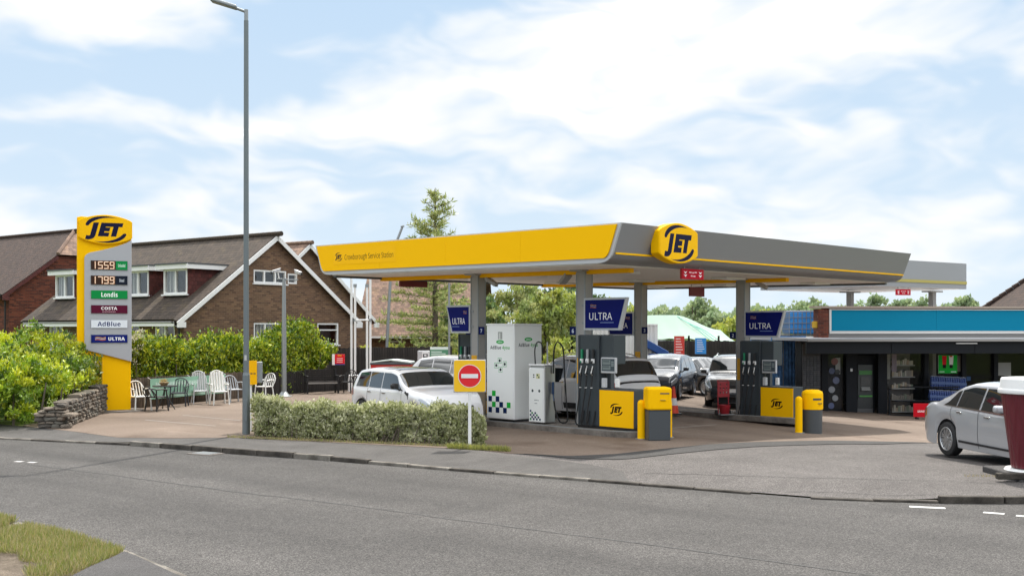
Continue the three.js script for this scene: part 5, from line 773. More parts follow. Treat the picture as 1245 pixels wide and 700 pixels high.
function car(name, label, pos, ry, o) {
  const t = thing(name, label, o.category ?? 'car', pos, ry, o.group), L = o.len, hw = o.width / 2;
  const top = blur(smooth(o.top), .07), belt = smooth(o.belt), wr = o.wheelR, plan = (x) => { const a = Math.min(1, x / (o.rc ?? .5)), b = Math.min(1, (L - x) / (o.fc ?? .8)); return hw * (1 - .16 * Math.pow(1 - a, 2.4)) * (1 - .26 * Math.pow(1 - b, 2.2)); };
  const sill = (x) => { let y = o.sill + .1 * Math.pow(1 - Math.min(1, x / .5), 2) + .06 * Math.pow(1 - Math.min(1, (L - x) / .5), 2); for (const w of o.axles) { const dd = Math.abs(x - w), R = wr + .055; if (dd < R) y = Math.max(y, wr + Math.sqrt(R * R - dd * dd)); } return y; };
  const section = (x) => {
    const w = plan(x), ty = top(x), by = Math.min(belt(x), ty - .015), b = sill(x), gh = Math.max(0, ty - by), gz = Math.max(w * .5, w * .955 - gh * (o.tumble ?? .34)), open = sst(.04, .25, gh);
    return [[w * .955, b], [w * .995, b + (by - b) * .3], [w, b + (by - b) * .58], [w * .985, by - .05], [w * .955, by], [lerp(w * .88, gz, open), lerp(ty - .005, ty - .075, open)], [lerp(w * .72, gz * .86, open), lerp(ty + .012, ty - .012, open)], [lerp(w * .4, gz * .5, open), lerp(ty + .022, ty + .012, open)], [0, lerp(ty + .026, ty + .02, open)]];
  };
  const surf = (x, q) => { const xx = Math.min(L, Math.max(0, x)), [z, y] = catmull(section(xx), q); return [xx, y, z]; };
  const xs = []; for (let i = 0; i <= 96; i++) xs.push(L * i / 96); for (const w of o.axles) for (const s of [-1, 1]) for (const k of [.0, .015, .04]) xs.push(w + s * (wr + .055 - k)); xs.sort((a, b) => a - b);
  const qs = [0, .35, .7, 1, 1.5, 2, 2.5, 3, 3.5, 4, 4.33, 4.66, 5, 5.35, 5.7, 6, 6.5, 7, 7.5, 8], NQ = qs.length, pos2 = [], idx = [], N = 2 * NQ - 1;
  for (const x of xs) { for (const q of qs) { const p = surf(x, q); pos2.push(p[0], p[1], -p[2]); } for (let k = NQ - 2; k >= 0; k--) { const p = surf(x, qs[k]); pos2.push(p[0], p[1], p[2]); } }
  for (let i = 0; i < xs.length - 1; i++) for (let j = 0; j < N - 1; j++) { const a = i * N + j, b = a + 1, c = a + N, d = c + 1; idx.push(a, b, d, a, d, c); }
  for (const i of [0, xs.length - 1]) { const c = pos2.length / 3; pos2.push(xs[i] + (i ? .03 : -.03), (top(xs[i]) + o.sill) / 2, 0); for (let j = 0; j < N - 1; j++) idx.push(c, i * N + j, i * N + j + 1); }
  const g = new THREE.BufferGeometry(); g.setAttribute('position', new THREE.Float32BufferAttribute(pos2, 3)); g.setAttribute('uv', new THREE.Float32BufferAttribute(new Float32Array(pos2.length / 3 * 2), 2)); g.setIndex(idx); g.computeVertexNormals(); part(t, 'body', g, o.paint);
  part(t, 'underbody', merge(box(L - .5, .3, o.width * .66, L / 2, wr + .02, 0), box(o.axles[1] - o.axles[0] - 2 * wr - .1, .1, o.width * .86, (o.axles[0] + o.axles[1]) / 2, o.sill + .03, 0)), M.black);
  for (const w of o.axles) part(t, 'wheel_well', merge(...[-1, 1].map(s => box(wr * 2.1, wr * .95, .02, w, wr * 1.35, s * (hw - .28)))), M.black).userData.kind = 'stuff';
  // patch of the skin, lifted off: corners (x at lower edge, x at upper edge)
  const patch = (nm, side, q0, q1, xa0, xb0, xa1, xb1, mat, lift = .006, parent = t) => { const nu = 10, nv = 6, P = [], I = []; for (let j = 0; j <= nv; j++) for (let i = 0; i <= nu; i++) { const v = j / nv, q = lerp(q0, q1, v), x = lerp(lerp(xa0, xa1, v), lerp(xb0, xb1, v), i / nu), e = .02, p = surf(x, q), pu = surf(x + e, q), pv = surf(x, Math.min(7.99, q + e)); const n = new THREE.Vector3(pu[0] - p[0], pu[1] - p[1], pu[2] - p[2]).cross(new THREE.Vector3(pv[0] - p[0], pv[1] - p[1], pv[2] - p[2])).normalize(); if (n.z * p[2] < 0 || n.y < -.6) n.negate(); P.push(p[0] + n.x * lift, p[1] + n.y * lift, side * (p[2] + n.z * lift)); } for (let j = 0; j < nv; j++) for (let i = 0; i < nu; i++) { const a = j * (nu + 1) + i; I.push(a, a + 1, a + nu + 2, a, a + nu + 2, a + nu + 1); } const gg = new THREE.BufferGeometry(); gg.setAttribute('position', new THREE.Float32BufferAttribute(P, 3)); gg.setIndex(I); gg.computeVertexNormals(); return part(parent, nm, gg, mat); };
  for (const s of [-1, 1]) {
    for (const w of o.sideWin) patch('side_window', s, 4.08, 4.92, ...w, M.glass, .007);
    for (const x of o.seams ?? []) patch('door_seam', s, .3, 4.0, x - .006, x + .006, x - .006, x + .006, trim, .003);
    for (const x of o.handles ?? []) { const p = surf(x, 3.0); part(t, 'door_handle', rbox(.17, .035, .03, p[0], p[1] - .03, s * (p[2] + .012), .012), o.handleMat ?? M.chrome); }
    const m = surf(o.mirror, 4.1), mg = new THREE.Group(); mg.name = 'wing_mirror'; t.add(mg); part(mg, 'shell', rbox(.13, .13, .2, m[0] - .02, m[1] + .1, s * (m[2] + .13), .05, 3), o.mirrorMat ?? o.paint); part(mg, 'stalk', rod([m[0], m[1], s * m[2]], [m[0] - .01, m[1] + .06, s * (m[2] + .08)], .02), trim);
    patch('headlight', s, 2.3, 3.8, L - .5, L - .08, L - .36, L - .1, lampClear, .008); const f = patch('tail_light', s, 2.4, 3.8, .06, .3, .06, .22, lampRed, .008);
    if (o.crease) for (const [q, w] of o.crease) patch('side_moulding', s, q, q + w, o.axles[0] + wr + .12, o.axles[1] - wr - .12, o.axles[0] + wr + .12, o.axles[1] - wr - .12, w > .1 ? trim : o.paint, .012);
    if (o.winTrim) patch('window_trim', s, 3.99, 4.08, o.winTrim[0], o.winTrim[1], o.winTrim[0], o.winTrim[1], M.chrome, .012);
    if (o.cladding) patch('sill_trim', s, .05, .7, wr * 2.4, L - wr * 2.4, wr * 2.4, L - wr * 2.4, trim, .008);
    if (o.gill) { const p = surf(o.gill, 2.9); part(t, 'side_gill', merge(box(.14, .05, .02, p[0], p[1] + .02, s * (p[2] + .008), 0, 0, -.5), box(.02, .16, .02, p[0] + .07, p[1] - .03, s * (p[2] + .008))), trim); }
  }
  const screen = (nm, x0, x1, q, e) => { const nu = 14, nv = 8, P = [], I = []; for (let j = 0; j <= nv; j++) { const x = lerp(x0, x1, j / nv), se = surf(x, q)[2]; for (let i = 0; i <= nu; i++) { const k = i / nu * 2 - 1, qq = lerp(8, q, Math.abs(k)), p = surf(x, qq); P.push(p[0] + e, p[1] + .007, Math.sign(k) * p[2]); } } for (let j = 0; j < nv; j++) for (let i = 0; i < nu; i++) { const a = j * (nu + 1) + i; I.push(a, a + 1, a + nu + 2, a, a + nu + 2, a + nu + 1); } const gg = new THREE.BufferGeometry(); gg.setAttribute('position', new THREE.Float32BufferAttribute(P, 3)); gg.setIndex(I); gg.computeVertexNormals(); return part(t, nm, gg, M.glass); };
  screen('windscreen', ...o.windscreen, 5.25, .012); screen('rear_window', ...o.rearWin, 5.3, -.012);
  if (o.sunroof) screen('sunroof', ...o.sunroof, 6.1, 0);
  // nose
  const ny = top(L - .02); part(t, 'grille', rbox(.05, o.grilleH ?? .14, o.width * .42, L + .0, ny - .14, 0, .02, 2), o.grilleMat ?? trim); part(t, 'lower_intake', rbox(.06, .14, o.width * .56, L - .0, o.sill + .17, 0, .03, 2), trim); part(t, 'number_plate', box(.02, .11, .52, L + .04, o.sill + .33, 0), M.white); part(t, 'rear_plate', box(.02, .11, .52, -.035, o.sill + .5, 0), std([.7, .55, .05], .5));
  part(t, 'rear_bumper_trim', rbox(.05, .1, o.width * .7, -.01, o.sill + .2, 0, .02), trim);
  if (o.rails) for (const s of [-1, 1]) part(t, 'roof_rail', tube([[o.rails[0], top(o.rails[0]) + .0, s * hw * .62], [o.rails[0] + .15, top(o.rails[0]) + .06, s * hw * .62], [o.rails[1] - .15, top(o.rails[1]) + .06, s * hw * .62], [o.rails[1], top(o.rails[1]) + .0, s * hw * .62]], .015, 20, 6), M.chrome);
  for (const w of o.axles) for (const s of [-1, 1]) {
    const wg = new THREE.Group(); wg.name = 'wheel'; wg.position.set(w, wr, s * (hw - .115)); t.add(wg); const R = wr, r = wr * .68;
    part(wg, 'tyre', place(new THREE.LatheGeometry([[r, -.1], [R * .93, -.105], [R, -.07], [R, .07], [R * .93, .105], [r, .1]].map(q => new THREE.Vector2(...q)), 32), 0, 0, 0, Math.PI / 2), tyreMat);
    const sp = [place(new THREE.TorusGeometry(r * .97, .018, 6, 32), 0, 0, s * .09), cyl(.055, .06, .05, 0, 0, s * .07, 16, Math.PI / 2)]; for (let k = 0; k < (o.spokes ?? 7); k++) { const a = k / (o.spokes ?? 7) * 6.283; sp.push(place(box(r * .92, .05, .025, r * .48, .025, s * .075), 0, 0, 0, 0, 0, a), place(box(r * .92, .03, .022, r * .48, -.03, s * .07), 0, 0, 0, 0, 0, a)); }
    part(wg, 'rim', merge(sp), rimMat); part(wg, 'brake_disc', cyl(r * .95, r * .95, .02, 0, 0, s * .02, 24, Math.PI / 2), trim);
  }
  return t;
}
const heading = (hx, hd) => Math.atan2(hd, hx);      // turn so that local x points along (side, distance)
// place a car so that its point (lx along, side lz) stands at (x, d)
const carAt = (x, d, hx, hd, lx, lz = 0, y = 0) => { const n = Math.hypot(hx, hd), c = hx / n, s = hd / n; return [x - lx * c - lz * s * 1, y, -(d - lx * s + lz * c)].map((v, i) => v); };
const CG = 'cars on the forecourt';
const hatch = { len: 3.86, width: 1.74, wheelR: .31, axles: [.66, 3.13], sill: .2, fc: .7, rc: .4, tumble: .22, top: [[0, .86], [.06, 1.0], [.42, 1.38], [.9, 1.44], [2.0, 1.43], [2.25, 1.38], [2.82, .99], [3.3, .93], [3.7, .84], [3.86, .62]], belt: [[0, .9], [.3, .95], [2.8, .93], [3.4, .85], [3.86, .6]], sideWin: [[.38, 1.0, .52, 1.0], [1.04, 1.62, 1.04, 1.62], [1.66, 2.68, 1.66, 2.28]], seams: [1.0, 1.64, 2.62], handles: [1.1, 1.8], handleMat: null, mirror: 2.5, windscreen: [2.3, 2.76], rearWin: [.12, .38], gill: 2.86 };
car('hatchback', 'white hatchback with dark windows behind the clipped hedge', carAt(-2.25, 27.0, .6, -.8, 2.1, 0, 0), heading(.6, -.8), { ...hatch, handleMat: M.chrome, paint: paint([.78, .78, .79], .25, 1), mirrorMat: M.black, group: CG, cladding: true, sunroof: [1.3, 2.1], grilleH: .2 });
const saloon = { len: 4.6, width: 1.8, wheelR: .33, axles: [1.02, 3.78], sill: .2, fc: .9, rc: .5, tumble: .36, top: [[0, .72], [.05, .92], [.2, .985], [.62, 1.02], [1.28, 1.35], [1.7, 1.445], [2.5, 1.45], [2.8, 1.41], [3.42, 1.03], [3.9, .95], [4.4, .8], [4.6, .6]], belt: [[0, .85], [.5, .98], [1.2, .965], [3.3, .9], [3.9, .85], [4.6, .58]], sideWin: [[.9, 1.33, 1.24, 1.36], [1.37, 2.1, 1.4, 2.1], [2.16, 3.16, 2.16, 2.8]], seams: [1.2, 2.13, 3.1], handles: [1.5, 2.42], handleMat: M.chrome, mirror: 2.95, windscreen: [2.86, 3.36], rearWin: [.72, 1.22], spokes: 10, crease: [[.55, .16]], winTrim: [.9, 3.2] };
{ // silver saloon: its rear offside wheel stands at bearing 1155
  const hx = .14, hd = -.99, n = Math.hypot(hx, hd), c = hx / n, s = hd / n;
  car('saloon_car', 'silver saloon car leaving, partly hidden by the giant coffee cup', (() => { const wx = 8.45, wd = 21.2, lx = 1.02, off = .785; return [wx - lx * c + off * -s, siteY(9, 20) + .002, -(wd - lx * s + off * c)]; })(), heading(hx, hd), { ...saloon, paint: new THREE.MeshPhysicalMaterial({ color: new THREE.Color().setRGB(.47, .485, .51), metalness: .35, roughness: .28, clearcoat: 1, clearcoatRoughness: .05, side: THREE.DoubleSide }), group: CG });
}
const gy = (x, d) => ground(x, d);
const darkPaint = paint([.018, .022, .028], .25, 1), greyPaint = paint([.05, .06, .075], .25, 1), whitePaint = paint([.75, .75, .76], .28, 1);
const mpv = { len: 4.1, width: 1.76, wheelR: .32, axles: [.7, 3.28], sill: .22, fc: .8, rc: .4, tumble: .28, top: [[0, .8], [.06, 1.1], [.5, 1.46], [1.2, 1.54], [2.1, 1.52], [2.5, 1.42], [3.2, 1.02], [3.7, .93], [4.0, .8], [4.1, .62]], belt: [[0, .95], [.4, 1.0], [3.1, .93], [3.6, .86], [4.1, .6]], sideWin: [[.45, 1.1, .6, 1.1], [1.15, 1.85, 1.15, 1.85], [1.9, 2.95, 1.9, 2.42]], seams: [1.12, 1.88, 2.9], handles: [1.3, 2.0], handleMat: M.chrome, mirror: 2.75, windscreen: [2.55, 3.12], rearWin: [.1, .45] };
const suv = { len: 4.4, width: 1.84, wheelR: .35, axles: [.8, 3.48], sill: .28, fc: .7, rc: .4, tumble: .26, top: [[0, .9], [.06, 1.15], [.4, 1.6], [1.0, 1.68], [2.3, 1.67], [2.55, 1.6], [3.1, 1.14], [3.6, 1.07], [4.2, .96], [4.4, .7]], belt: [[0, 1.0], [.4, 1.08], [3.0, 1.04], [3.6, .98], [4.4, .68]], sideWin: [[.4, 1.05, .52, 1.05], [1.1, 1.9, 1.1, 1.9], [1.95, 2.9, 1.95, 2.52]], seams: [1.07, 1.92, 2.85], handles: [1.3, 2.05], handleMat: M.chrome, mirror: 2.75, windscreen: [2.6, 3.02], rearWin: [.1, .36], rails: [.7, 2.3], cladding: true, grilleMat: M.chrome, grilleH: .16 };
{
  const put = (nm, lab, u, d, hx, hd, lx, spec, extra = {}) => { const x = bx_(u, d); return car(nm, lab, carAt(x, d, hx, hd, lx, 0, gy(x, d) + .01), heading(hx, hd), { ...spec, ...extra, group: CG }); };
  put('hatchback', 'dark grey hatchback facing the pumps, its windscreen mirroring the sky', 806, 40, -.35, -.94, 2.2, mpv, { paint: greyPaint });
  const od = put('saloon_car', 'dark saloon with its front door open behind the traffic cone', 846, 44, .55, -.84, 2.3, saloon, { paint: darkPaint });
  { const dg = new THREE.Group(); dg.name = 'open_door'; dg.position.set(3.05, .3, -.92); dg.rotation.y = .95; od.add(dg); part(dg, 'door_skin', rbox(1.0, .62, .06, -.5, .31, 0, .05, 2), darkPaint); part(dg, 'door_window', prism([[-.98, .64], [-.08, .64], [-.45, 1.06], [-.92, 1.06]], .012), M.glass); part(dg, 'door_frame', merge(rod([-.98, .62, 0], [-.94, 1.07, 0], .02), rod([-.94, 1.07, 0], [-.45, 1.07, 0], .02), rod([-.45, 1.07, 0], [-.05, .62, 0], .02)), darkPaint); part(dg, 'handle', rbox(.16, .03, .03, -.85, .5, -.045, .01), M.chrome); }
  put('sport_utility_car', 'black off-roader with chrome grille behind the right-hand column', 893, 37.2, -.22, -.97, 2.4, suv, { paint: darkPaint });
  put('sport_utility_car', 'white off-roader behind the small white dispenser', 697, 30.6, -.62, .78, 2.6, suv, { paint: whitePaint });
  put('hatchback', 'white car whose bonnet shows through the near pump', 747, 29.6, .8, -.6, 2.75, hatch, { paint: whitePaint });
  put('hatchback', 'white car half hidden behind the no entry sign and left column', 588, 35, .8, -.6, 2.6, mpv, { paint: whitePaint });
}

// ================= STREET AND FORECOURT THINGS =================
{ // lamp column
  const t = thing('street_lamp', 'tall grey street lamp column on the pavement', 'street lamp', at(299, 25.1)), h = 9.42;
  part(t, 'base_column', cyl(.082, .088, 1.35, 0, .675, 0, 20), M.lampGrey); part(t, 'shoulder', cyl(.06, .082, .08, 0, 1.39, 0, 20), M.lampGrey); part(t, 'shaft', cyl(.052, .064, h - 1.4, 0, 1.4 + (h - 1.4) / 2, 0, 20), M.lampGrey); part(t, 'upper_sleeve', cyl(.045, .047, .9, 0, h - .2, 0, 18), M.galv); part(t, 'access_door', rbox(.09, .5, .02, 0, .55, .078, .01), M.lampGrey);
  part(t, 'arm', rod([0, h + .2, 0], [-.34, h + .32, .02], .035, .03, 10), M.galv); part(t, 'lantern', rbox(.62, .09, .24, -.5, h + .38, .02, .04, 3, 0, 0, -.3), M.galv); part(t, 'number_label', box(.05, .12, .005, 0, 1.75, .063), std([.5, .5, .48], .6));
}
{ // yellow box sign on a white post
  const t = thing('roadside_sign', 'small yellow sign box on a white post beside the lamp column', 'sign', at(305.5, 25.9), .2); part(t, 'post', cyl(.032, .034, 1.35, -.02, .67, 0, 14), M.white); part(t, 'sign_face', box(.25, .56, .05, .0, 1.38, .05), M.yellowFlat); for (const x of [-.07, 0, .07]) part(t, 'lettering', box(.05, .035, .004, x, 1.36, .078), std([.3, .17, .02], .6)); part(t, 'rear_box', rbox(.22, .5, .14, .14, 1.38, -.06, .02), M.galv);
}
{ // no entry sign
  const t = thing('no_entry_sign', 'square yellow no entry sign with red disc on a white post', 'sign', at(571, 22.35), .0); part(t, 'post', cyl(.033, .035, 1.3, 0, .62, -.03, 14), M.white); part(t, 'foot', meterUV(cyl(.09, .1, .06, 0, .02, -.03, 14)), M.concrete);
  const s = .66; part(t, 'plate', rbox(s, s, .025, 0, 1.45, 0, .04, 3), M.silver); part(t, 'yellow_face', place(new THREE.ShapeGeometry((() => { const q = new THREE.Shape(), a = s / 2 - .012, r = .05; q.moveTo(-a + r, -a); q.lineTo(a - r, -a); q.quadraticCurveTo(a, -a, a, -a + r); q.lineTo(a, a - r); q.quadraticCurveTo(a, a, a - r, a); q.lineTo(-a + r, a); q.quadraticCurveTo(-a, a, -a, a - r); q.lineTo(-a, -a + r); q.quadraticCurveTo(-a, -a, -a + r, -a); return q; })()), 0, 1.45, .015), std([.9, .52, .005], .4));
  part(t, 'white_rim', place(new THREE.CircleGeometry(.235, 48), 0, 1.45, .018), M.white); part(t, 'red_disc', place(new THREE.CircleGeometry(.222, 48), 0, 1.45, .021), std([.72, .012, .02], .4)); part(t, 'white_bar', box(.34, .085, .004, 0, 1.45, .025), M.white); part(t, 'bracket', merge(box(.2, .03, .03, 0, 1.6, -.028), box(.2, .03, .03, 0, 1.3, -.028)), M.galv);
}
{ // camera pole
  const t = thing('camera_pole', 'grey pole with two security cameras in front of the brick gable', 'camera pole', at(345, 39.1)); part(t, 'foot', merge(place(new THREE.ConeGeometry(.3, .32, 4), 0, .14, 0, 0, .78), box(.5, .03, .5, 0, .015, 0)), M.galv); part(t, 'lower_shaft', cyl(.08, .09, 2.6, 0, 1.3, 0, 14), M.galv); part(t, 'shaft', cyl(.06, .075, 1.6, 0, 3.4, 0, 14), M.galv); part(t, 'crossarm', rod([-.25, 4.18, 0], [.1, 4.18, 0], .022), M.galv);
  const cam = (x, y, ry) => { const g = new THREE.Group(); g.name = 'camera'; g.position.set(x, y, .05); g.rotation.y = ry; t.add(g); part(g, 'housing', rbox(.1, .09, .28, 0, 0, 0, .03, 2, .3), M.greyPlastic); part(g, 'sun_shield', rbox(.12, .02, .32, 0, .06, .01, .008, 1, .3), M.white); part(g, 'lens', box(.1, .09, .01, 0, -.065, .205, .3), M.glass); part(g, 'arm', rod([0, -.05, -.05], [0, -.28, -.1], .022), M.white); }; cam(-.25, 4.45, -.9); cam(.5, 4.4, .9); part(t, 'bracket', rod([0, 4.15, 0], [.5, 4.15, .0], .018), M.galv);
}
// tank vent pipes
for (const [u, d, h, lab] of [[427, 43, 4.6, 'leftmost of the tall white vent pipes before the black fence'], [431.5, 43.1, 4.1, 'second white vent pipe before the black fence'], [446, 43.2, 4.1, 'third white vent pipe before the black fence'], [450, 42.8, 4.6, 'thick grey-white vent pipe nearest the red container']]) { const t = thing('vent_pipe', lab, 'vent pipe', at(u, d), 0, 'tank vent pipes'); part(t, 'pipe', cyl(.045, .045, h, 0, h / 2, 0, 12), M.white); part(t, 'cowl', merge(cyl(.07, .07, .12, 0, h, 0, 12)), M.galv); }
{ const a = at(431, 42.9), b = at(450, 42.7), t = thing('pipe_brace', 'white crossbar bracing the vent pipes', 'crossbar', a); part(t, 'bar', rod([0, 2.75, 0], [b[0] - a[0], 2.75, b[2] - a[2]], .035), M.white); part(t, 'clamp', merge(box(.08, .1, .1, 0, 2.75, 0), box(.08, .1, .1, b[0] - a[0], 2.75, b[2] - a[2])), M.galv); }
{ const t = thing('barrier_rail', 'low white guard rail at the foot of the vent pipes', 'guard rail', at(424, 42.1)); part(t, 'top_rail', rod([0, .62, 0], [1.05, .62, .1], .04), M.white); for (const x of [0, 1.05]) part(t, 'post', rod([x, 0, x * .1], [x, .62, x * .1], .04), M.white); }
{ const t = thing('sign_pole', 'thin grey pole beside the green notice board', 'pole', at(546, 44)); part(t, 'pole', cyl(.04, .045, 4.2, 0, 2.1, 0, 12), M.galv); part(t, 'cap', cyl(.045, .045, .04, 0, 4.21, 0, 12), M.galv); }
{ const p = at(479, 47), t = thing('flue_pipe', 'slanting grey pole end showing above the yellow canopy', 'pole', p); part(t, 'mast', rod([-.4, 0, 0], [-.1, 5.6, 0], .07, .06), M.galv); part(t, 'slanted_tip', rod([-.1, 5.6, 0], [.35, 6.75, 0], .06, .05), M.galv); part(t, 'cap', rbox(.16, .07, .12, .36, 6.78, 0, .02, 2, 0, 0, .3), M.galv); }
{ // red container, pay station, notice board
  const t = thing('red_container', 'red lidded waste container showing above the white hatchback', 'container', at(478, 40.5), -.1); const w = 1.45; part(t, 'body', prism([[-w / 2 + .1, .2], [w / 2 - .1, .2], [w / 2, 1.12], [-w / 2, 1.12]], 1.0, .02).translate(0, 0, -.5), std([.5, .02, .015], .4)); part(t, 'rim', rbox(w + .06, .07, 1.06, 0, 1.14, 0, .02), M.darkGrey); part(t, 'lid', merge(rbox(w / 2 - .02, .06, 1.0, -w / 4, 1.23, 0, .03, 2, 0, 0, .12), rbox(w / 2 - .02, .06, 1.0, w / 4, 1.23, 0, .03, 2, 0, 0, -.12)), std([.5, .55, .52], .5)); part(t, 'stripe', box(.7, .05, .01, .3, .98, .512), M.white); part(t, 'warning_label', box(.3, .09, .01, -.4, .9, .513), std([.75, .5, .02], .5)); for (const x of [-.55, .55]) part(t, 'castor', cyl(.1, .1, .06, x, .1, .35, 14, Math.PI / 2), M.black);
  const p = thing('pay_station', 'grey air and water machine on a stand by the black fence', 'machine', at(515, 43)); part(p, 'case', rbox(.46, .56, .3, 0, 1.28, 0, .03), M.greyPlastic); part(p, 'front', rbox(.26, .42, .02, .08, 1.3, .16, .01), M.white); part(p, 'screen', box(.18, .24, .012, .08, 1.32, .176), M.darkGrey); part(p, 'badge', box(.09, .07, .006, .08, 1.38, .186), M.white); part(p, 'stand', box(.3, 1.0, .2, 0, .5, 0), M.darkGrey);
  const nb = thing('notice_board', 'pale green notice board with white lines by the black fence', 'notice board', at(534, 44.5)); board(nb, 'panel', .74, .76, .03, canvas(256, 256, (c) => { c.fillStyle = '#5d8f72'; c.fillRect(0, 0, 256, 256); c.fillStyle = '#dfeae2'; c.fillRect(0, 0, 256, 36); for (let i = 0; i < 7; i++) c.fillRect(14, 60 + i * 27, 150 + (i * 53) % 80, 12); }), 0, 1.3, .02); for (const x of [-.3, .3]) part(nb, 'leg', box(.05, 1.65, .04, x, .82, -.04), M.galv);
  const gb = thing('green_box', 'dark green utility box left of the no entry sign', 'utility box', at(540, 42), 0); part(gb, 'case', rbox(.5, 1.25, .4, .02, .62, 0, .02), std([.06, .08, .06], .6)); part(gb, 'lid', rbox(.54, .05, .44, .02, 1.27, 0, .015), std([.07, .09, .07], .6));
}
{ // red first-aid poster on fence
  const t = thing('fence_poster', 'red and white poster on the black fence behind the black chair', 'poster', at(411, 42.8, 0), .35); board(t, 'sheet', .5, .42, .012, canvas(128, 108, (c) => { c.fillStyle = '#d9262e'; c.fillRect(0, 0, 128, 108); c.fillStyle = '#f0e9e4'; c.fillRect(0, 0, 26, 108); c.fillStyle = '#f0c23a'; c.fillRect(56, 10, 40, 8); c.fillStyle = '#f5d7d2'; for (const y of [40, 58, 76]) c.fillRect(46, y, 60, 6); c.fillStyle = '#2e4a86'; c.fillRect(26, 98, 102, 10); }), 0, 1.22, .05); part(t, 'batten', box(.46, .04, .03, 0, 1.4, .02), M.black);
}
// ---------- chairs, table, bench ----------
const wood2 = M.black;
function chair(label, pos, ry, mat, o = {}) {
  const t = thing('garden_chair', label, 'chair', pos, ry, o.group ?? 'plastic garden chairs'), H = o.h ?? .84, sw = .44;
  part(t, 'seat', rbox(sw, .035, .42, 0, .42, 0, .015, 2), mat);
  for (const [x, z] of [[-1, 1], [1, 1], [-1, -1], [1, -1]]) part(t, 'leg', rod([x * (sw / 2 + .03), 0, z * .22], [x * (sw / 2 - .01), z > 0 ? .62 : .42, z * .17], .024, .02, 7), mat);
  const n = o.slats ?? 5, lean = -.1; part(t, 'back_frame', tube([[-sw / 2, .42, -.18], [-sw / 2 - .01, H * .8, -.2 + lean], [-sw / 4, H, -.22 + lean * 1.3], [sw / 4, H, -.22 + lean * 1.3], [sw / 2 + .01, H * .8, -.2 + lean], [sw / 2, .42, -.18]], .018, 30, 6), mat);
  for (let i = 0; i < n; i++) { const x = -sw / 2 + sw * (i + .5) / n; part(t, 'back_slat', rod([x, .42, -.19], [x * .95, H * (o.solid ? .985 : .96), -.22 + lean * 1.2], o.solid ? sw / n / 2 * .92 : .016, o.solid ? sw / n / 2 * .88 : .015, 6), mat); }
  for (const s of [-1, 1]) part(t, 'armrest', tube([[s * (sw / 2 + .01), .64, -.24], [s * (sw / 2 + .04), .65, 0], [s * (sw / 2 + .03), .62, .17]], .02, 10, 6), mat);
  return t;
}
rnd = mulberry(8);
chair('white plastic armchair just right of the price sign post', at(170, 32.4), .75, M.whitePlastic);
chair('dark plastic chair behind the small round table', at(217, 34.2), .1, std([.02, .024, .035], .5));
chair('black metal chair in front of the small round table', at(190, 32.2), 2.6, M.black, { slats: 3, h: .7 });
chair('grey high-backed plastic chair beside the white one', at(243, 35.3), .45, M.greyPlastic, { h: 1.02, slats: 6, solid: true });
chair('white high-backed plastic chair before the green banner end', at(266.5, 35.0), .55, M.whitePlastic, { h: 1.05, slats: 5, solid: true });
chair('pale grey plastic armchair immediately left of the lamp column', at(284.5, 36.2), .7, std([.4, .42, .45], .5));
chair('white plastic armchair right of the yellow sign box', at(321, 38.0), -.5, M.whitePlastic);
chair('black plastic armchair below the red poster', at(422, 41.3), -.3, M.black);
{ const t = thing('garden_table', 'small round black table with a basket among the plastic chairs', 'table', at(200, 32.9)); part(t, 'top', cyl(.36, .36, .03, 0, .7, 0, 24), M.black); for (let k = 0; k < 3; k++) { const a = k * 2.09; part(t, 'leg', tube([[0, .68, 0], [Math.cos(a) * .08, .4, Math.sin(a) * .08], [Math.cos(a) * .3, .01, Math.sin(a) * .3]], .016, 12, 6), M.black); } const b = thing('basket', 'woven basket of dried flowers on the small black table', 'basket', at(199, 32.9, .715)); part(b, 'bowl', place(new THREE.LatheGeometry([[.08, 0], [.14, .08], [.15, .1], [.13, .08], [.07, .012]].map(q => new THREE.Vector2(...q)), 18), 0, 0, 0), std([.3, .2, .1], .9)); const L = []; for (let i = 0; i < 160; i++) L.push([gauss() * .13, .1 + rnd() * .07, gauss() * .13, rr(.3, .5), ...(rnd() < .5 ? [.5, .38, .14] : [.35, .32, .16])]); foliage(b, 'flowers', lf.laurel, leafDull, L); }
{ const a = at(183, 33.6), b = at(274, 37.1), l = Math.hypot(b[0] - a[0], b[2] - a[2]), t = thing('green_banner', 'faded green banner with white lettering hung on the brown fence', 'banner', [(a[0] + b[0]) / 2 + .05, 0, (a[2] + b[2]) / 2 + .18], Math.atan2(-(b[2] - a[2]), b[0] - a[0])); const g = new THREE.PlaneGeometry(l, .62, 40, 8), p = g.attributes.position; for (let i = 0; i < p.count; i++) p.setZ(i, .02 * Math.sin(p.getX(i) * 5 + p.getY(i) * 3) + .015 * nz(p.getX(i) * 2, p.getY(i) * 4, 2)); g.computeVertexNormals(); part(t, 'cloth', place(g, 0, .58, 0), flatPrint(canvas(1024, 160, (c) => { c.fillStyle = '#8fb79f'; c.fillRect(0, 0, 1024, 160); c.fillStyle = '#e9f1ea'; c.font = 'bold 62px sans-serif'; c.textBaseline = 'middle'; c.globalAlpha = .55; for (let i = 0; i < 26; i++) { c.fillRect(70 + i * 21, 30 + (i * 7) % 5, 13, 34 + (i * 13) % 9); if (i % 3) c.fillRect(70 + i * 21, 46, 18, 8); } for (let i = 0; i < 9; i++) c.fillRect(720 + i * 24, 84 + (i * 5) % 6, 14, 30); c.fillRect(20, 140, 980, 8); }), .8), 'pale green cloth with worn lettering'); for (const x of [-l / 2, 0, l / 2]) part(t, 'tie', rod([x, .88, 0], [x, .93, -.12], .006, .006, 5), M.white); }
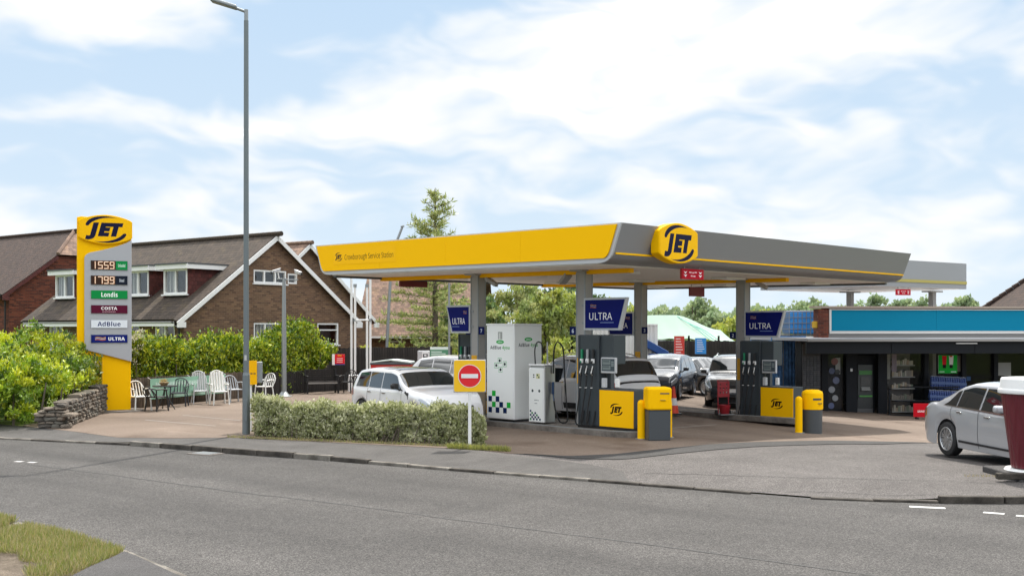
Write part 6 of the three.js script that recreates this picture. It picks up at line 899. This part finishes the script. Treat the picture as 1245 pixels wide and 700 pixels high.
{ const t = thing('bench', 'black slatted bench against the dark fence', 'bench', at(391, 41.0), .42); for (let i = 0; i < 4; i++) part(t, 'seat_slat', rbox(1.2, .025, .09, 0, .44, -.17 + i * .105, .008, 1), M.woodBlack[2]); for (let i = 0; i < 5; i++) part(t, 'back_slat', rbox(1.14, .075, .02, 0, .52 + i * .085, -.23 - i * .015, .006, 1), M.woodBlack[1]); for (const s of [-1, 1]) { part(t, 'leg', box(.06, .66, .06, s * .58, .33, .16), M.black); part(t, 'leg', box(.06, .92, .06, s * .58, .46, -.23), M.black); part(t, 'armrest', rbox(.07, .035, .46, s * .58, .66, -.03, .012), M.black); } part(t, 'front_rail', box(1.14, .05, .03, 0, .4, .17), M.steel); }
// ---------- cone, trolley ----------
{ const t = thing('traffic_cone', 'red and white traffic cone behind the near litter bin', 'traffic cone', at(819, 30.8, .015)); part(t, 'base', rbox(.42, .045, .42, 0, .022, 0, .015), M.black); const seg = (y0, y1, m, n) => part(t, n, cyl(lerp(.15, .035, y1 / .75), lerp(.15, .035, y0 / .75), y1 - y0, 0, (y0 + y1) / 2 + .04, 0, 20), m); const o = std([.75, .06, .02], .5); seg(0, .22, o, 'lower_body'); seg(.22, .42, M.white, 'reflective_band'); seg(.42, .74, o, 'upper_body'); }
{ const p = at(880, 30.2), t = thing('sack_truck', 'red wheeled trolley with bucket beside the right-hand column', 'trolley', [p[0], ground(p[0], 30.2) + .14, p[2]], .3), R = std([.32, .015, .025], .4); part(t, 'frame', merge(rod([-.16, .05, 0], [-.16, .95, -.05], .016), rod([.16, .05, 0], [.16, .95, -.05], .016), rod([-.16, .95, -.05], [.16, .95, -.05], .016)), R); part(t, 'perforated_panel', wallWithHoles([[-.18, .5], [.18, .5], [.18, .92], [-.18, .92]], [[-.1, .62, .04, .05], [0, .62, .04, .05], [.1, .62, .04, .05], [-.1, .74, .04, .05], [0, .74, .04, .05], [.1, .74, .04, .05], [-.1, .84, .04, .05], [.1, .84, .04, .05]], .03), R); part(t, 'bucket', place(new THREE.LatheGeometry([[.0, 0], [.12, 0], [.16, .24], [.165, .25]].map(q => new THREE.Vector2(...q)), 18), 0, .04, .06), R); part(t, 'toe_plate', box(.36, .02, .2, 0, .03, .1), M.galv); for (const s of [-1, 1]) part(t, 'wheel', cyl(.07, .07, .04, s * .2, .07, -.04, 16, 0, 0, Math.PI / 2), M.rubber); }
// ---------- behind the car park ----------
{ const p = at(840, 62), t = thing('tent_roof', 'large pale green translucent tent roof behind the parked cars', 'tent', [p[0], -.5, p[2]], .05), m = new THREE.MeshPhysicalMaterial({ color: new THREE.Color(.26, .36, .30), roughness: .95, transmission: .12, thickness: 0, side: THREE.DoubleSide }); const g = gridGeo(40, 16, (a, b) => { const x = lerp(-3.4, 2.9, a), d = b * 5, ridge = 3.75 - .9 * sst(.55, 1, a) - .25 * sst(.35, 0, a); return [x, lerp(2.35 - .3 * sst(.6, 1, a), ridge, b) - .12 * Math.sin(b * Math.PI) + .03 * Math.sin(a * 40) * (1 - b), d]; }); part(t, 'sheet', g, m); const g2 = gridGeo(40, 8, (a, b) => { const x = lerp(-3.4, 2.9, a), ridge = 3.75 - .9 * sst(.55, 1, a) - .25 * sst(.35, 0, a); return [x, lerp(ridge, 2.3, b), 5 + b * 5]; }); part(t, 'rear_sheet', g2, m); const teal = std([.12, .42, .33], .7); for (const k of [0, .12, .24]) part(t, 'seam_band', tube([[.2 + k * 2, 3.62 - k * 1.4, -4.8], [.75 + k * 2, 2.95 - k * .5, -2.4], [1.05 + k * 2, 2.28, -.02]].map(q => [q[0], q[1] + .05, q[2]]), .022, 20, 5), teal); for (const x of [-3.3, -.8, 1.4, 2.8]) part(t, 'pole', rod([x, 0, 0], [x, 2.3, 0], .04), M.galv); for (const x of [-3.3, 2.8]) part(t, 'pole', rod([x, 0, -5], [x, 2.8, -5], .04), M.galv); part(t, 'eave_rail', rod([-3.4, 2.32, 0], [2.9, 2.05, 0], .035), M.galv); }
{ const t = thing('white_wall', 'pale corrugated panel wall behind the near pump', 'wall', at(745, 54, -.3), -.05); const pts = []; for (let i = 0; i < 17; i++) pts.push([i * .2, 0], [i * .2 + .05, .05], [i * .2 + .12, .05], [i * .2 + .17, 0]); pts.push([3.4, -.03], [0, -.03]); part(t, 'corrugated_sheet', place(prism(pts, 2.7), -1.2, 2.9, 0, Math.PI / 2), std([.6, .6, .58], .6)); part(t, 'cap_rail', box(3.4, .06, .1, .5, 2.92, .02), M.white); }
{ const t = thing('clothing_bank', 'blue clothes recycling bank with tilted lid behind the cars', 'recycling bank', at(798, 54, -.1), .1); const b = std([.008, .05, .2], .45); part(t, 'body', rbox(1.3, 1.3, 1.1, .25, .65, 0, .04), b); part(t, 'chute', rbox(1.5, .36, .9, -.2, 1.6, 0, .04, 2, 0, 0, -.5), b); part(t, 'opening', box(.8, .2, .02, .25, 1.1, .56), M.black); }
for (const [u, c, n, lab] of [[826, [.5, .03, .03], 'red', 'red information panel on the dark fence behind the cars'], [852, [.03, .2, .5], 'blue', 'light blue information panel on the dark fence behind the cars']]) { const t = thing('fence_sign', lab, 'sign', at(u, 55.4, 0), 0, 'panels on the rear fence'), w = n === 'red' ? .52 : .56; board(t, 'panel', w, n === 'red' ? 1.0 : .8, .02, canvas(128, 220, (k) => { k.fillStyle = n === 'red' ? '#c0443c' : '#3d86c6'; k.fillRect(0, 0, 128, 220); k.fillStyle = '#e6ded8'; for (let i = 0; i < 6; i++) k.fillRect(20, 26 + i * 30, 60 + (i * 37) % 30, 8); }), 0, 1.55, .02); part(t, 'batten', box(w, .05, .03, 0, 1.8, -.02), M.black); }
{ const t = thing('metal_railing', 'low steel railing between the parked cars and rear fence', 'railing', at(770, 50)); for (let i = 0; i < 22; i++) part(t, 'bar', cyl(.014, .014, .95, i * .13 - .2, .5, 0, 6), M.galv); part(t, 'top_rail', rod([-.25, .98, 0], [2.6, .98, 0], .022), M.galv); part(t, 'bottom_rail', rod([-.25, .1, 0], [2.6, .1, 0], .022), M.galv); }
// ---------- giant coffee cup ----------
{
  const P = [8.54, .1, -17.95]; const t = thing('giant_cup', 'giant maroon coffee cup with white lid at the right edge', 'cup', P, 0);
  part(t, 'base_disc', cyl(.46, .48, .03, 0, .018, 0, 40), M.white); const mar = M.speck([.85, .84, .84], .03, .25);
  const g = new THREE.LatheGeometry([[0, .04], [.36, .04], [.37, .05], [.53, 1.28], [.53, 1.29], [0, 1.29]].map(q => new THREE.Vector2(...q)), 56); part(t, 'cup_body', g, std([.11, .008, .016], .42, { bumpMap: (() => { const w = dataTex(512, 256, (u, v) => .5 + .5 * Math.sin(v * 60 + 2.2 * Math.sin(u * Math.PI * 2 * 14)), false); return w; })(), bumpScale: .012 }), 'maroon ribbed paper-cup body');
  part(t, 'lid', new THREE.LatheGeometry([[.555, 1.255], [.57, 1.26], [.575, 1.31], [.555, 1.335], [.545, 1.34], [.53, 1.48], [.515, 1.505], [.48, 1.51], [.46, 1.47], [0, 1.46]].map(q => new THREE.Vector2(...q)), 56), M.white);
  const bed = thing('raised_bed', 'low raised tarmac bed carrying the giant cup', 'raised bed', [9.1, 0, -18.0]); part(bed, 'slab', meterUV(rbox(2.3, .2, 1.35, 0, -.0, .05, .03)), M.path);
  const k = thing('kerb_edging', 'broken low edging with weeds round the giant cup', 'kerb', [8.0, .0, -17.75]); for (let i = 0; i < 5; i++) { const m = part(k, 'edging_stone', meterUV(rbox(.5, .1, .13, 0, .04, 0, .02)), M.kerbDark); m.position.set(-.12 + i * .52, .05, .42 + i * .04 + (i ? .08 : 0)); m.rotation.y = rr(-.12, .12) - .1; }
  rnd = mulberry(3); grassPatch('yellow weeds at the foot of the giant cup', 0, () => { const a = rr(-.6, 1.2); return [P[0] - .75 + a, .06, 17.5 + gauss() * .1 - a * .05]; }, 420, [[.35, .26, .06], [.22, .2, .06]], .35);
}

// ================= RENDER =================
const renderer = new THREE.WebGLRenderer({ antialias: true });
renderer.setSize(1024, 575);
renderer.shadowMap.enabled = true; renderer.shadowMap.type = THREE.PCFSoftShadowMap;
renderer.toneMapping = THREE.LinearToneMapping;
renderer.toneMappingExposure = EXPOSURE;
renderer.render(scene, camera);
